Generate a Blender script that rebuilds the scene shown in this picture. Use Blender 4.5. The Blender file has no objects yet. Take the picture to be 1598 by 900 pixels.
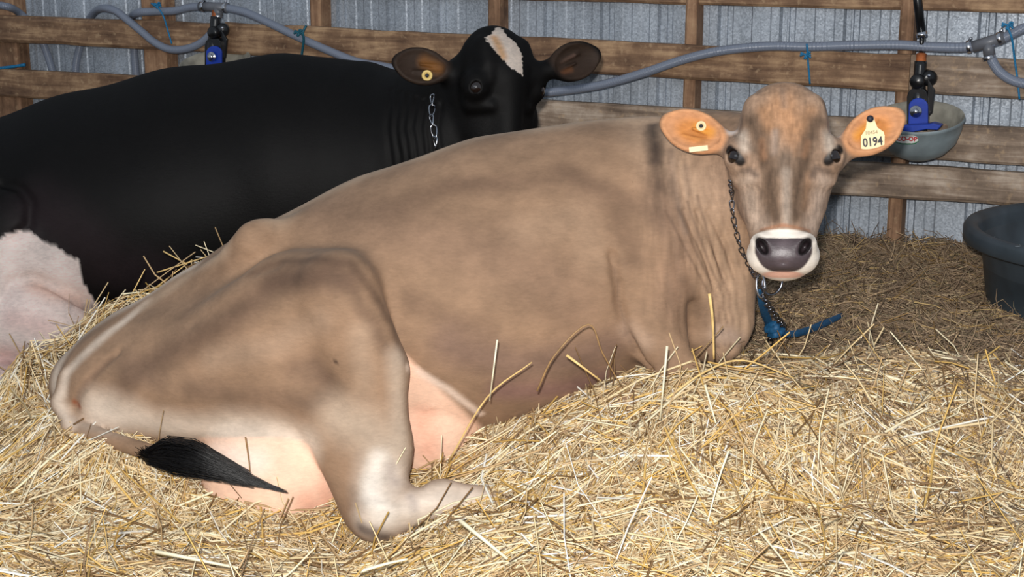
import bpy, math, random
import numpy as np
from mathutils import Vector, Matrix
random.seed(7); RNG = np.random.default_rng(11)
scene = bpy.context.scene
C = scene.collection

# ------------------------------------------------------------------ camera
F_PX = 2400.0; PITCH = math.radians(14.0); CAM_Z = 1.6
cd = bpy.data.cameras.new('camera'); cam = bpy.data.objects.new('camera', cd); C.objects.link(cam)
cam.location = (0, 0, CAM_Z); cam.rotation_euler = (math.pi/2 - PITCH, 0, 0)
cd.sensor_width = 36; cd.lens = 36*F_PX/1598.0; cd.clip_start = 0.05; cd.clip_end = 60
scene.camera = cam
# ------------------------------------------------------------------ world (soft daylight of an open barn)
w = bpy.data.worlds.new('world'); scene.world = w; w.use_nodes = True
bg = w.node_tree.nodes['Background']; bg.inputs[0].default_value = (0.78, 0.88, 1.0, 1); bg.inputs[1].default_value = 0.42
# ------------------------------------------------------------------ camera flash
fl = bpy.data.lights.new('camera_flash', 'AREA'); fl.shape = 'DISK'; fl.size = 0.07; fl.energy = 160; fl.color = (1, 0.965, 0.92)
flo = bpy.data.objects.new('camera_flash', fl); C.objects.link(flo)
flo.location = (-0.05, -0.03, CAM_Z + 0.13); flo.rotation_euler = (math.pi/2 - PITCH, 0, 0)
# daylight coming in at the open front of the barn, high on the left
dl = bpy.data.lights.new('daylight_opening', 'AREA'); dl.shape = 'RECTANGLE'; dl.size = 5; dl.size_y = 2.2; dl.energy = 45; dl.color = (0.85, 0.93, 1.0)
dlo = bpy.data.objects.new('daylight_opening', dl); C.objects.link(dlo)
dlo.location = (-1.5, -1.5, 3.6); dlo.rotation_euler = (math.radians(58), 0, math.radians(-12))
scene.view_settings.view_transform = 'Standard'; scene.view_settings.look = 'None'
scene.view_settings.exposure = 0.0; scene.view_settings.gamma = 1.0; scene.view_settings.use_curve_mapping = False

# ------------------------------------------------------------------ projection helpers
CP, SP = math.cos(PITCH), math.sin(PITCH)
def ray(px, py):
    u = (px-799)/F_PX; v = (450-py)/F_PX
    return np.array([u, CP + v*SP, -SP + v*CP])
def P(px, py, Y):                       # point at horizontal distance Y along the sight line
    d = ray(px, py); t = Y/d[1]
    return np.array([0, 0, CAM_Z]) + d*t
def project(V):
    V = np.asarray(V, float); x = V[:, 0]; y = V[:, 1]; z = V[:, 2]-CAM_Z
    dep = y*CP - z*SP; up = y*SP + z*CP
    return 799 + F_PX*x/dep, 450 - F_PX*up/dep, dep
def unit(v): v = np.asarray(v, float); return v/np.linalg.norm(v)
TH = math.radians(24.4); WN = np.array([math.sin(TH), math.cos(TH), 0]); WA = np.array([math.cos(TH), -math.sin(TH), 0]); WD = 5.45
def W(s, z, off=0.0): return WN*(WD-off) + WA*s + np.array([0, 0, z])
def PW(px, py, off=0.0):                # point on a plane parallel to the barn wall
    d = ray(px, py); t = (WD-off)/float(d@WN); return np.array([0, 0, CAM_Z]) + d*t
def SZ(px, py, off=0.0):
    p = PW(px, py, off); return float(p@WA), float(p[2])

# ------------------------------------------------------------------ mesh helpers
def mesh_obj(name, V, Fc, m=None, parent=None, smooth=False, uv=None):
    me = bpy.data.meshes.new(name); V = np.asarray(V, float)
    pp = parent
    while pp is not None: V = V - np.array(pp.location); pp = pp.parent
    if isinstance(Fc, np.ndarray):
        n, k = Fc.shape
        me.vertices.add(len(V)); me.vertices.foreach_set('co', V.astype(np.float32).ravel())
        me.loops.add(n*k); me.loops.foreach_set('vertex_index', Fc.astype(np.int32).ravel())
        me.polygons.add(n); me.polygons.foreach_set('loop_start', np.arange(0, n*k, k, dtype=np.int32))
        me.polygons.foreach_set('loop_total', np.full(n, k, dtype=np.int32)); me.update(calc_edges=True)
    else:
        me.from_pydata([tuple(v) for v in V], [], Fc); me.update()
    if uv is not None:
        L = me.uv_layers.new(name='UVMap'); li = np.empty(len(me.loops), np.int32); me.loops.foreach_get('vertex_index', li)
        L.data.foreach_set('uv', np.asarray(uv, np.float32)[li].ravel())
    if smooth: me.polygons.foreach_set('use_smooth', np.ones(len(me.polygons), bool))
    o = bpy.data.objects.new(name, me); C.objects.link(o)
    if m: me.materials.append(m)
    if parent is not None: o.parent = parent
    return o
def tag(o, label=None, cat=None, group=None, kind=None):
    if label: o['label'] = label
    if cat: o['category'] = cat
    if group: o['group'] = group
    if kind: o['kind'] = kind
    return o
def thing(name, label, cat, loc, group=None, kind=None):
    o = bpy.data.objects.new(name, None); C.objects.link(o); o.location = tuple(loc); o.empty_display_size = 0.05
    return tag(o, label, cat, group, kind)
class MB:
    def __init__(s): s.V = []; s.F = []; s.U = []
    def add(s, V, Fc, U=None):
        b = len(s.V); s.V += [tuple(v) for v in V]; s.F += [tuple(i+b for i in f) for f in Fc]
        s.U += [tuple(u) for u in (U if U is not None else [(0, 0)]*len(V))]; return s
    def build(s, name, m, parent=None, smooth=True): return mesh_obj(name, s.V, s.F, m, parent, smooth, s.U)
def catmull(pts, n=8):
    pts = [np.asarray(p, float) for p in pts]
    if len(pts) < 3: return [pts[0]+(pts[-1]-pts[0])*t for t in np.linspace(0, 1, n+1)]
    q = [2*pts[0]-pts[1]] + pts + [2*pts[-1]-pts[-2]]; out = []
    for i in range(1, len(q)-2):
        for t in np.arange(n)/n:
            out.append(0.5*((2*q[i])+(-q[i-1]+q[i+1])*t+(2*q[i-1]-5*q[i]+4*q[i+1]-q[i+2])*t*t+(-q[i-1]+3*q[i]-3*q[i+1]+q[i+2])*t**3))
    out.append(pts[-1]); return out
def tube(pts, r, sides=10, closed=False, caps=True):
    pts = [np.asarray(p, float) for p in pts]; n = len(pts); V = []; U = []; Fc = []
    rr = r if hasattr(r, '__len__') else [r]*n
    up = None; L = 0.0
    for i in range(n):
        if closed: t = unit(pts[(i+1) % n]-pts[i-1])
        else: t = unit(pts[min(i+1, n-1)]-pts[max(i-1, 0)])
        if up is None: up = unit(np.cross(t, [0.31, 0.2, 0.93] if abs(t[2]) < .9 else [1, 0.1, 0]))
        up = unit(up - t*float(up@t)); b = np.cross(t, up)
        if i: L += np.linalg.norm(pts[i]-pts[i-1])
        for k in range(sides):
            a = 2*math.pi*k/sides; V.append(pts[i]+(up*math.cos(a)+b*math.sin(a))*rr[i]); U.append((L, k/sides))
    m = n if closed else n-1
    for i in range(m):
        j = (i+1) % n
        for k in range(sides): Fc.append((i*sides+k, i*sides+(k+1) % sides, j*sides+(k+1) % sides, j*sides+k))
    if caps and not closed:
        Fc.append(tuple(range(sides))[::-1]); Fc.append(tuple((n-1)*sides+k for k in range(sides)))
    return V, Fc, U
def lathe(prof, c, axis=(0, 0, 1), n=32, xdir=None):
    c = np.asarray(c, float); ax = unit(axis); x = unit(np.cross(ax, [0.0, 1, 0.02]) if xdir is None else xdir); y = np.cross(ax, x)
    V = []; Fc = []; U = []
    for i, (r, h) in enumerate(prof):
        for k in range(n):
            a = 2*math.pi*k/n; V.append(c+ax*h+(x*math.cos(a)+y*math.sin(a))*r); U.append((k/n, h))
    for i in range(len(prof)-1):
        for k in range(n): Fc.append((i*n+k, i*n+(k+1) % n, (i+1)*n+(k+1) % n, (i+1)*n+k))
    return V, Fc, U
def boxf(o, ax, ay, az):                # box from corner frame: centre o, half vectors
    o = np.asarray(o, float); V = [o+sx*ax+sy*ay+sz*az for sx in (-1, 1) for sy in (-1, 1) for sz in (-1, 1)]
    return V, [(0, 1, 3, 2), (4, 6, 7, 5), (0, 4, 5, 1), (2, 3, 7, 6), (0, 2, 6, 4), (1, 5, 7, 3)], None
def bevel(o, wdt=0.003, seg=2):
    md = o.modifiers.new('bevel', 'BEVEL'); md.width = wdt; md.segments = seg; md.limit_method = 'ANGLE'; return o

# ------------------------------------------------------------------ materials
def srgb(r, g, b):
    f = lambda c: (c/255/12.92) if c/255 <= 0.04045 else ((c/255+0.055)/1.055)**2.4
    return (f(r), f(g), f(b), 1)
def newmat(name):
    m = bpy.data.materials.new(name); m.use_nodes = True; nt = m.node_tree; return m, nt, nt.nodes['Principled BSDF']
def N(nt, t, **kw):
    n = nt.nodes.new(t)
    for k, v in kw.items():
        if k.startswith('i_'): n.inputs[int(k[2:]) if k[2:].isdigit() else k[2:]].default_value = v
        else: setattr(n, k, v)
    return n
def ramp(nt, src, stops):
    r = nt.nodes.new('ShaderNodeValToRGB'); nt.links.new(src, r.inputs[0])
    while len(r.color_ramp.elements) < len(stops): r.color_ramp.elements.new(0.5)
    for e, (p, c) in zip(r.color_ramp.elements, stops): e.position = p; e.color = c
    return r
def mat_simple(name, col, rough=0.5, metal=0.0, noise=0.12, scale=30, bump=0.0, spec=0.5, coat=0.0):
    m, nt, b = newmat(name); L = nt.links
    tc = N(nt, 'ShaderNodeTexCoord'); no = N(nt, 'ShaderNodeTexNoise'); no.inputs['Scale'].default_value = scale; no.inputs['Detail'].default_value = 5
    L.new(tc.outputs['Object'], no.inputs['Vector'])
    c = np.array(col[:3]); r = ramp(nt, no.outputs['Fac'], [(0.25, (*(c*(1-noise*2)), 1)), (0.75, (*np.minimum(c*(1+noise*2), 1), 1))])
    L.new(r.outputs[0], b.inputs['Base Color']); b.inputs['Roughness'].default_value = rough; b.inputs['Metallic'].default_value = metal
    b.inputs['Specular IOR Level'].default_value = spec; b.inputs['Coat Weight'].default_value = coat
    if bump:
        bp = N(nt, 'ShaderNodeBump'); bp.inputs['Strength'].default_value = bump; bp.inputs['Distance'].default_value = 0.004
        L.new(no.outputs['Fac'], bp.inputs['Height']); L.new(bp.outputs[0], b.inputs['Normal'])
    return m
def mat_wood(name, dark, mid, light, vertical=False):
    m, nt, b = newmat(name); L = nt.links
    tc = N(nt, 'ShaderNodeTexCoord'); oi = N(nt, 'ShaderNodeObjectInfo')
    mp = N(nt, 'ShaderNodeMapping'); mp.inputs['Scale'].default_value = (1, 1, 1)
    mp.inputs['Rotation'].default_value = (0, 0, TH)
    sh = N(nt, 'ShaderNodeVectorMath', operation='MULTIPLY_ADD')
    L.new(oi.outputs['Random'], sh.inputs[0]); sh.inputs[1].default_value = (7, 13, 5); L.new(tc.outputs['Object'], sh.inputs[2])
    L.new(sh.outputs[0], mp.inputs['Vector'])
    st = N(nt, 'ShaderNodeMapping'); st.inputs['Scale'].default_value = (12, 12, 0.9) if vertical else (0.9, 12, 12)
    L.new(mp.outputs[0], st.inputs['Vector'])
    gr = N(nt, 'ShaderNodeTexNoise'); gr.inputs['Scale'].default_value = 3.2; gr.inputs['Detail'].default_value = 9; gr.inputs['Distortion'].default_value = 0.8; gr.inputs['Roughness'].default_value = 0.62
    L.new(st.outputs[0], gr.inputs['Vector'])
    bl = N(nt, 'ShaderNodeTexNoise'); bl.inputs['Scale'].default_value = 6.5; bl.inputs['Detail'].default_value = 9; bl.inputs['Roughness'].default_value = 0.65; L.new(mp.outputs[0], bl.inputs['Vector'])
    ad = N(nt, 'ShaderNodeMath', operation='MULTIPLY_ADD'); L.new(bl.outputs['Fac'], ad.inputs[0]); ad.inputs[1].default_value = 0.9; 
    su = N(nt, 'ShaderNodeMath', operation='MULTIPLY_ADD'); L.new(gr.outputs['Fac'], su.inputs[0]); su.inputs[1].default_value = 0.75; su.inputs[2].default_value = -0.33
    L.new(su.outputs[0], ad.inputs[2])
    r = ramp(nt, ad.outputs[0], [(0.28, dark), (0.5, mid), (0.72, light)])
    # pale scuffs and hay dust
    sc = N(nt, 'ShaderNodeTexNoise'); sc.inputs['Scale'].default_value = 45; sc.inputs['Detail'].default_value = 4; L.new(mp.outputs[0], sc.inputs['Vector'])
    r2 = ramp(nt, sc.outputs['Fac'], [(0.58, (0, 0, 0, 1)), (0.72, (1, 1, 1, 1))])
    mx = N(nt, 'ShaderNodeMixRGB'); mx.inputs[2].default_value = srgb(190, 160, 125); L.new(r.outputs[0], mx.inputs[1])
    mm = N(nt, 'ShaderNodeMath', operation='MULTIPLY'); L.new(r2.outputs[0], mm.inputs[0]); mm.inputs[1].default_value = 0.45; L.new(mm.outputs[0], mx.inputs[0])
    L.new(mx.outputs[0], b.inputs['Base Color']); b.inputs['Roughness'].default_value = 0.8
    bp = N(nt, 'ShaderNodeBump'); bp.inputs['Strength'].default_value = 0.5; bp.inputs['Distance'].default_value = 0.003
    L.new(gr.outputs['Fac'], bp.inputs['Height']); L.new(bp.outputs[0], b.inputs['Normal'])
    return m
M = {}
M['wood_rail'] = mat_wood('rail_wood', srgb(80, 56, 40), srgb(130, 100, 75), srgb(188, 154, 118))
M['wood_grey'] = mat_wood('weathered_rail_wood', srgb(90, 74, 62), srgb(142, 122, 104), srgb(196, 178, 160))
M['wood_post'] = mat_wood('post_wood', srgb(92, 66, 46), srgb(138, 104, 78), srgb(176, 140, 108), True)
def mat_galv():
    m, nt, b = newmat('galvanised_steel'); L = nt.links
    tc = N(nt, 'ShaderNodeTexCoord'); vo = N(nt, 'ShaderNodeTexVoronoi'); vo.inputs['Scale'].default_value = 190; L.new(tc.outputs['Object'], vo.inputs['Vector'])
    no = N(nt, 'ShaderNodeTexNoise'); no.inputs['Scale'].default_value = 3; no.inputs['Detail'].default_value = 8
    mp = N(nt, 'ShaderNodeMapping'); mp.inputs['Scale'].default_value = (3, 3, 0.6); L.new(tc.outputs['Object'], mp.inputs[0]); L.new(mp.outputs[0], no.inputs['Vector'])
    sp = N(nt, 'ShaderNodeSeparateColor'); L.new(vo.outputs['Color'], sp.inputs[0])
    ad = N(nt, 'ShaderNodeMath', operation='MULTIPLY_ADD'); L.new(sp.outputs[0], ad.inputs[0]); ad.inputs[1].default_value = 0.30; 
    hm = N(nt, 'ShaderNodeMath', operation='MULTIPLY'); L.new(no.outputs['Fac'], hm.inputs[0]); hm.inputs[1].default_value = 0.6; L.new(hm.outputs[0], ad.inputs[2])
    r = ramp(nt, ad.outputs[0], [(0.2, srgb(140, 147, 156)), (0.45, srgb(170, 178, 188)), (0.75, srgb(206, 214, 224))])
    L.new(r.outputs[0], b.inputs['Base Color']); b.inputs['Metallic'].default_value = 0.55
    rr = ramp(nt, sp.outputs[1], [(0, (0.5,)*3+(1,)), (1, (0.75,)*3+(1,))]); L.new(rr.outputs[0], b.inputs['Roughness'])
    bp = N(nt, 'ShaderNodeBump'); bp.inputs['Strength'].default_value = 0.12; bp.inputs['Distance'].default_value = 0.003
    L.new(no.outputs['Fac'], bp.inputs['Height']); L.new(bp.outputs[0], b.inputs['Normal'])
    return m
M['galv'] = mat_galv()
def mat_hose():
    m, nt, b = newmat('ribbed_grey_hose'); L = nt.links
    uv = N(nt, 'ShaderNodeUVMap'); wv = N(nt, 'ShaderNodeTexWave'); wv.inputs['Scale'].default_value = 75; wv.bands_direction = 'X'
    L.new(uv.outputs[0], wv.inputs['Vector'])
    r = ramp(nt, wv.outputs['Fac'], [(0.0, srgb(104, 111, 126)), (1.0, srgb(136, 144, 160))]); L.new(r.outputs[0], b.inputs['Base Color'])
    bp = N(nt, 'ShaderNodeBump'); bp.inputs['Strength'].default_value = 0.35; bp.inputs['Distance'].default_value = 0.0015
    L.new(wv.outputs['Fac'], bp.inputs['Height']); L.new(bp.outputs[0], b.inputs['Normal'])
    b.inputs['Roughness'].default_value = 0.28; return m
M['hose'] = mat_hose()
M['hose_fit'] = mat_simple('grey_plastic_fitting', srgb(98, 100, 106), 0.4)
M['steel'] = mat_simple('bright_steel', srgb(190, 192, 198), 0.22, 1.0)
M['chain'] = mat_simple('chain_steel', srgb(175, 178, 185), 0.18, 1.0)
M['chain_dark'] = mat_simple('tarnished_chain_steel', srgb(108, 112, 122), 0.25, 1.0)
M['twine'] = mat_simple('blue_twine', srgb(20, 112, 158), 0.6, noise=0.2, scale=200)
M['twine_green'] = mat_simple('teal_twine', srgb(22, 88, 105), 0.6, noise=0.2, scale=200)
M['strap'] = mat_simple('blue_webbing', srgb(20, 76, 114), 0.6, noise=0.2, scale=120, bump=0.4)
M['black_paint'] = mat_simple('black_painted_iron', srgb(20, 20, 22), 0.28, noise=0.3)
M['rust'] = mat_simple('rusty_iron', srgb(150, 80, 36), 0.7, noise=0.3, scale=60)
M['blue_plastic'] = mat_simple('blue_painted_metal', srgb(22, 58, 160), 0.35, noise=0.1)
M['bowl'] = mat_simple('grey_cast_bowl', srgb(140, 152, 156), 0.5, 0.2, noise=0.14, scale=14)
M['bowl_in'] = mat_simple('worn_bowl_inside', srgb(150, 146, 134), 0.6, 0.1, noise=0.22, scale=18)
M['tub'] = mat_simple('dark_rubber_tub', srgb(58, 67, 74), 0.42, noise=0.3, scale=6, bump=0.1)
M['eye'] = mat_simple('dark_wet_eye', srgb(22, 12, 9), 0.04, noise=0.2, coat=1.0)
M['tag'] = mat_simple('cream_tag_plastic', srgb(226, 205, 158), 0.5, noise=0.04)
M['tag_y'] = mat_simple('yellow_tag_plastic', srgb(215, 185, 110), 0.5, noise=0.05)
M['ink'] = mat_simple('black_ink', srgb(16, 18, 34), 0.6, noise=0.0)
M['ink_faint'] = mat_simple('faint_brown_ink', srgb(150, 130, 96), 0.7, noise=0.0)
M['white'] = mat_simple('white_sticker', srgb(225, 225, 220), 0.5, noise=0.03)
M['green'] = mat_simple('green_sticker_edge', srgb(60, 120, 84), 0.5, noise=0.05)
M['red'] = mat_simple('red_print', srgb(190, 24, 36), 0.5, noise=0.0)
M['hair_black'] = mat_simple('black_tail_hair', srgb(11, 9, 10), 0.36, noise=0.2, spec=0.35)
def mat_coat(name, hair=0.16, rough=0.75, sheen=0.0, bumpd=0.0012):
    m, nt, b = newmat(name); L = nt.links
    at = N(nt, 'ShaderNodeAttribute'); at.attribute_name = 'coat'; ar = N(nt, 'ShaderNodeAttribute'); ar.attribute_name = 'gloss'
    tc = N(nt, 'ShaderNodeTexCoord'); mp = N(nt, 'ShaderNodeMapping'); mp.inputs['Scale'].default_value = (60, 60, 170)
    mp.inputs['Rotation'].default_value = (0, 0.35, 0); L.new(tc.outputs['Object'], mp.inputs[0])
    no = N(nt, 'ShaderNodeTexNoise'); no.inputs['Scale'].default_value = 1.0; no.inputs['Detail'].default_value = 6; no.inputs['Roughness'].default_value = 0.7; L.new(mp.outputs[0], no.inputs['Vector'])
    n2 = N(nt, 'ShaderNodeTexNoise'); n2.inputs['Scale'].default_value = 9; n2.inputs['Detail'].default_value = 7; L.new(tc.outputs['Object'], n2.inputs['Vector'])
    a = N(nt, 'ShaderNodeMath', operation='ADD'); L.new(no.outputs['Fac'], a.inputs[0]); L.new(n2.outputs['Fac'], a.inputs[1])
    mr = N(nt, 'ShaderNodeMapRange'); L.new(a.outputs[0], mr.inputs[0]); mr.inputs[1].default_value = 0.6; mr.inputs[2].default_value = 1.4; mr.inputs[3].default_value = 1-hair; mr.inputs[4].default_value = 1+hair
    vm = N(nt, 'ShaderNodeVectorMath', operation='SCALE'); L.new(at.outputs['Color'], vm.inputs[0]); L.new(mr.outputs[0], vm.inputs['Scale'])
    L.new(vm.outputs[0], b.inputs['Base Color'])
    mr2 = N(nt, 'ShaderNodeMapRange'); L.new(ar.outputs['Fac'], mr2.inputs[0]); mr2.inputs[3].default_value = rough; mr2.inputs[4].default_value = 0.25; L.new(mr2.outputs[0], b.inputs['Roughness'])
    bp = N(nt, 'ShaderNodeBump'); bp.inputs['Strength'].default_value = 0.5; bp.inputs['Distance'].default_value = bumpd; L.new(no.outputs['Fac'], bp.inputs['Height']); L.new(bp.outputs[0], b.inputs['Normal'])
    b.inputs['Sheen Weight'].default_value = sheen; b.inputs['Sheen Roughness'].default_value = 0.4
    b.inputs['Specular IOR Level'].default_value = 0.3
    return m
M['coat_brown'] = mat_coat('brown_cow_coat', 0.2, 0.8, 0.02)
M['coat_black'] = mat_coat('black_cow_coat', 0.3, 0.62, 0.0)
def mat_straw(name, rough=0.5):
    m, nt, b = newmat(name); L = nt.links
    at = N(nt, 'ShaderNodeAttribute'); at.attribute_name = 'coat'
    L.new(at.outputs['Color'], b.inputs['Base Color']); b.inputs['Roughness'].default_value = rough; b.inputs['Specular IOR Level'].default_value = 0.5
    b.inputs['Subsurface Weight'].default_value = 0.0
    return m
M['straw'] = mat_straw('golden_straw', 0.42); M['hay'] = mat_straw('old_hay', 0.7)
def mat_ground():
    m, nt, b = newmat('packed_bedding'); L = nt.links
    tc = N(nt, 'ShaderNodeTexCoord'); no = N(nt, 'ShaderNodeTexNoise'); no.inputs['Scale'].default_value = 60; no.inputs['Detail'].default_value = 8; L.new(tc.outputs['Object'], no.inputs['Vector'])
    r = ramp(nt, no.outputs['Fac'], [(0.3, srgb(52, 38, 24)), (0.7, srgb(140, 112, 72))]); L.new(r.outputs[0], b.inputs['Base Color']); b.inputs['Roughness'].default_value = 0.95
    bp = N(nt, 'ShaderNodeBump'); bp.inputs['Distance'].default_value = 0.01; L.new(no.outputs['Fac'], bp.inputs['Height']); L.new(bp.outputs[0], b.inputs['Normal'])
    return m
M['ground'] = mat_ground()

# ================================================================== barn wall (corrugated sheets, posts, rails)
S_RIB0, _ = SZ(1132, 40, 0.0); RIB = 0.2286
wall = thing('wall_back', 'corrugated galvanised steel barn wall with wooden framing', None, W(0, 0, 0)); wall['kind'] = 'structure'
if 'category' in wall: del wall['category']
def sheet_profile():                    # one sheet 4 ribs wide; (s, depth) depth>0 = away from the viewer
    pr = [(0, 0)]
    for k in range(4):
        c = (k+0.5)*RIB
        for ds, d in ((-0.030, 0), (-0.022, .017), (-0.006, .017), (-0.003, .010), (0.003, .010), (0.006, .017), (0.022, .017), (0.030, 0),
                      (0.060, 0), (0.066, .004), (0.095, .004), (0.101, 0), (0.130, 0), (0.136, .004), (0.164, .004), (0.170, 0)): pr.append((c+ds, d))
    pr.append((4*RIB+0.012, 0)); pr.sort(); return pr
prof = sheet_profile(); ztop, zbot = 2.45, 0.05
sheet_mesh = None
for i in range(-9, 5):
    s0 = S_RIB0 - 0.5*RIB + i*4*RIB
    lap = 0.002*(i % 2)
    V = []; Fc = []
    for (s, d) in prof:
        V.append(W(s0+s, zbot, -d+lap)); V.append(W(s0+s, ztop, -d+lap))
    for k in range(len(prof)-1): Fc.append((2*k, 2*k+2, 2*k+3, 2*k+1))
    mesh_obj('metal_sheet', V, Fc, M['galv'], wall)
def board(name, s0, s1, z0, z1, off0, off1, m, parent, jag=0.003, seg=None, tilt=0.0, wane=0.0):
    """timber along the wall; irregular edges; off0 = back, off1 = front (towards the viewer)"""
    horiz = (s1-s0) > (z1-z0); ln = (s1-s0) if horiz else (z1-z0); n = seg or max(4, int(ln/0.12))
    rs = np.random.RandomState(int(abs(s0*1000+z0*333)) % 9999)
    V = []; Fc = []
    sec = 8; b = 0.006
    for i in range(n+1):
        t = i/n; j1 = rs.uniform(-jag, jag); j2 = rs.uniform(-jag, jag); bow = tilt*(t-0.5)
        if horiz:
            a0, a1 = z0+j1+bow, z1+j2+bow; s = s0+(s1-s0)*t
        else:
            a0, a1 = s0+j1*.5, s1+j2*.5; s = z0+(z1-z0)*t
        bb = b+wane*(0.5+0.5*math.sin(t*9+z0*20))
        ring = [(a0+b, off0), (a1-b, off0), (a1, off0+b), (a1, off1-bb), (a1-bb, off1), (a0+b+bb*.5, off1), (a0, off1-b-bb*.5), (a0, off0+b)]
        for a, of in ring: V.append(W(s, a, of) if horiz else W(a, s, of))
    for i in range(n):
        for k in range(sec): Fc.append((i*sec+k, i*sec+(k+1) % sec, (i+1)*sec+(k+1) % sec, (i+1)*sec+k))
    Fc.append(tuple(range(sec))); Fc.append(tuple(n*sec+k for k in range(sec))[::-1])
    return mesh_obj(name, V, Fc, m, parent)
POFF = 0.089; ROFF = POFF + 0.038
# posts: pixel of the left edge and of the right edge of the front face
posts = []
for (xl, xr, yy) in ((-420, -385, 100), (-200, -164, 100), (-12, 27, 100), (220, 256, 40), (482, 500, 20), (760, 779, 20), (1068, 1087, 30), (1403, 1426, 30), (1770, 1796, 60)):
    sL, _ = SZ(xl, yy, POFF); sR, _ = SZ(xr, yy, POFF); posts.append((sL, sR))
    board('wall_post', sL, sR, 0.05, 2.45, 0.0, POFF, M['wood_post'], wall, 0.002, 14)
def rail(pxa, pxb, tops, bots, off0, off1, m, name='wall_rail', wane=0.0, s_ext=(0, 0)):
    sa, _ = SZ(pxa, tops[0], off1); sb, _ = SZ(pxb, tops[1], off1)
    zt0 = SZ(pxa, tops[0], off1)[1]; zt1 = SZ(pxb, tops[1], off1)[1]; zb0 = SZ(pxa, bots[0], off1)[1]; zb1 = SZ(pxb, bots[1], off1)[1]
    print('rail', round(sa, 2), round(sb, 2), 'top', round(zt0, 3), round(zt1, 3), 'bot', round(zb0, 3), round(zb1, 3))
    return board(name, sa-s_ext[0], sb+s_ext[1], (zb0+zb1)/2, (zt0+zt1)/2, off0, off1, m, wall, 0.003, tilt=((zt1+zb1)-(zt0+zb0))/2, wane=wane)
rail(0, 347, (25, 37), (66, 82), POFF, ROFF+0.012, M['wood_rail'], wane=0.012, s_ext=(2.6, 0))
rail(349, 1421, (37, 85), (82, 145), POFF, ROFF, M['wood_rail'], wane=0.004)
rail(1422, 1598, (84, 95), (145, 155), POFF, ROFF, M['wood_grey'], s_ext=(0, 0.5))
rail(53, 700, (115, 143), (160, 190), POFF, ROFF, M['wood_rail'], s_ext=(2.8, 0))
rail(702, 1598, (150, 198), (196, 264), POFF, ROFF, M['wood_grey'], s_ext=(0, 0.5))
rail(1000, 1598, (237, 267), (285, 321), POFF, ROFF+0.01, M['wood_grey'], s_ext=(0.4, 0.5), wane=0.01)
# upper blocking between posts
zt = SZ(1240, 11, 0.05)[1]
for a, b in zip(posts[:-1], posts[1:]):
    if a[1] > posts[4][0]: board('wall_blocking', a[1], b[0], zt, zt+0.14, 0.03, 0.068, M['wood_rail'], wall, 0.002)

# ================================================================== implicit body builder
class Blob:
    def __init__(s): s.ops = []
    def ell(s, c, r, R=None, k=0.05, sub=False):
        c = np.asarray(c, float); r = np.asarray(r, float); Rm = np.eye(3) if R is None else np.asarray(R, float)
        ext = np.sqrt(((Rm*r)**2).sum(1)); 
        def f(X, Y, Z):
            x, y, z = X-c[0], Y-c[1], Z-c[2]
            l = [Rm[0, i]*x+Rm[1, i]*y+Rm[2, i]*z for i in range(3)]
            k0 = np.sqrt((l[0]/r[0])**2+(l[1]/r[1])**2+(l[2]/r[2])**2)
            k1 = np.sqrt((l[0]/r[0]**2)**2+(l[1]/r[1]**2)**2+(l[2]/r[2]**2)**2)
            return k0*(k0-1)/np.maximum(k1, 1e-6)
        s.ops.append((c-ext, c+ext, f, k, sub)); return s
    def cone(s, a, b, ra, rb, k=0.05, flat=None, q=1.0, sub=False):
        a = np.asarray(a, float); b = np.asarray(b, float); m = max(ra, rb); lo = np.minimum(a-ra, b-rb); hi = np.maximum(a+ra, b+rb)
        ba = b-a
        n = None if flat is None else unit(flat)
        if n is not None:
            ba2 = ba + (q-1)*float(ba@n)*n
        else: ba2 = ba
        bb = max(float(ba2@ba2), 1e-9)
        def f(X, Y, Z):
            x, y, z = X-a[0], Y-a[1], Z-a[2]
            if n is not None:
                d = (q-1)*(x*n[0]+y*n[1]+z*n[2]); x = x+d*n[0]; y = y+d*n[1]; z = z+d*n[2]
            t = np.clip((x*ba2[0]+y*ba2[1]+z*ba2[2])/bb, 0, 1)
            r = np.sqrt((x-t*ba2[0])**2+(y-t*ba2[1])**2+(z-t*ba2[2])**2) - (ra+(rb-ra)*t)
            return r/(1+0.5*(q-1))
        s.ops.append((lo, hi, f, k, sub)); return s
    def chain(s, pts, k=0.05, **kw):
        for p, q in zip(pts[:-1], pts[1:]): s.cone(p[0], q[0], p[1], q[1], k, **kw)
        return s
    def field(s, lo, hi, h):
        lo = np.asarray(lo, float); n = np.ceil((np.asarray(hi)-lo)/h).astype(int)+1
        ax = [(lo[i]+h*np.arange(n[i])).astype(np.float32) for i in range(3)]
        Fd = np.full(tuple(n), 1.0, np.float32)
        for (l, u, f, k, sub) in s.ops:
            m = k+0.035
            i0 = np.maximum(np.floor((l-m-lo)/h).astype(int), 0); i1 = np.minimum(np.ceil((u+m-lo)/h).astype(int)+1, n)
            if (i1 <= i0).any(): continue
            sl = tuple(slice(a, b) for a, b in zip(i0, i1))
            d = f(ax[0][sl[0]][:, None, None], ax[1][sl[1]][None, :, None], ax[2][sl[2]][None, None, :]).astype(np.float32)
            a = Fd[sl]
            if sub:
                d = -d; hh = np.maximum(k-np.abs(a-d), 0)/k; Fd[sl] = np.maximum(a, d)+hh*hh*k*0.25
            else:
                hh = np.maximum(k-np.abs(a-d), 0)/k; Fd[sl] = np.minimum(a, d)-hh*hh*k*0.25
        return Fd, lo
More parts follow.
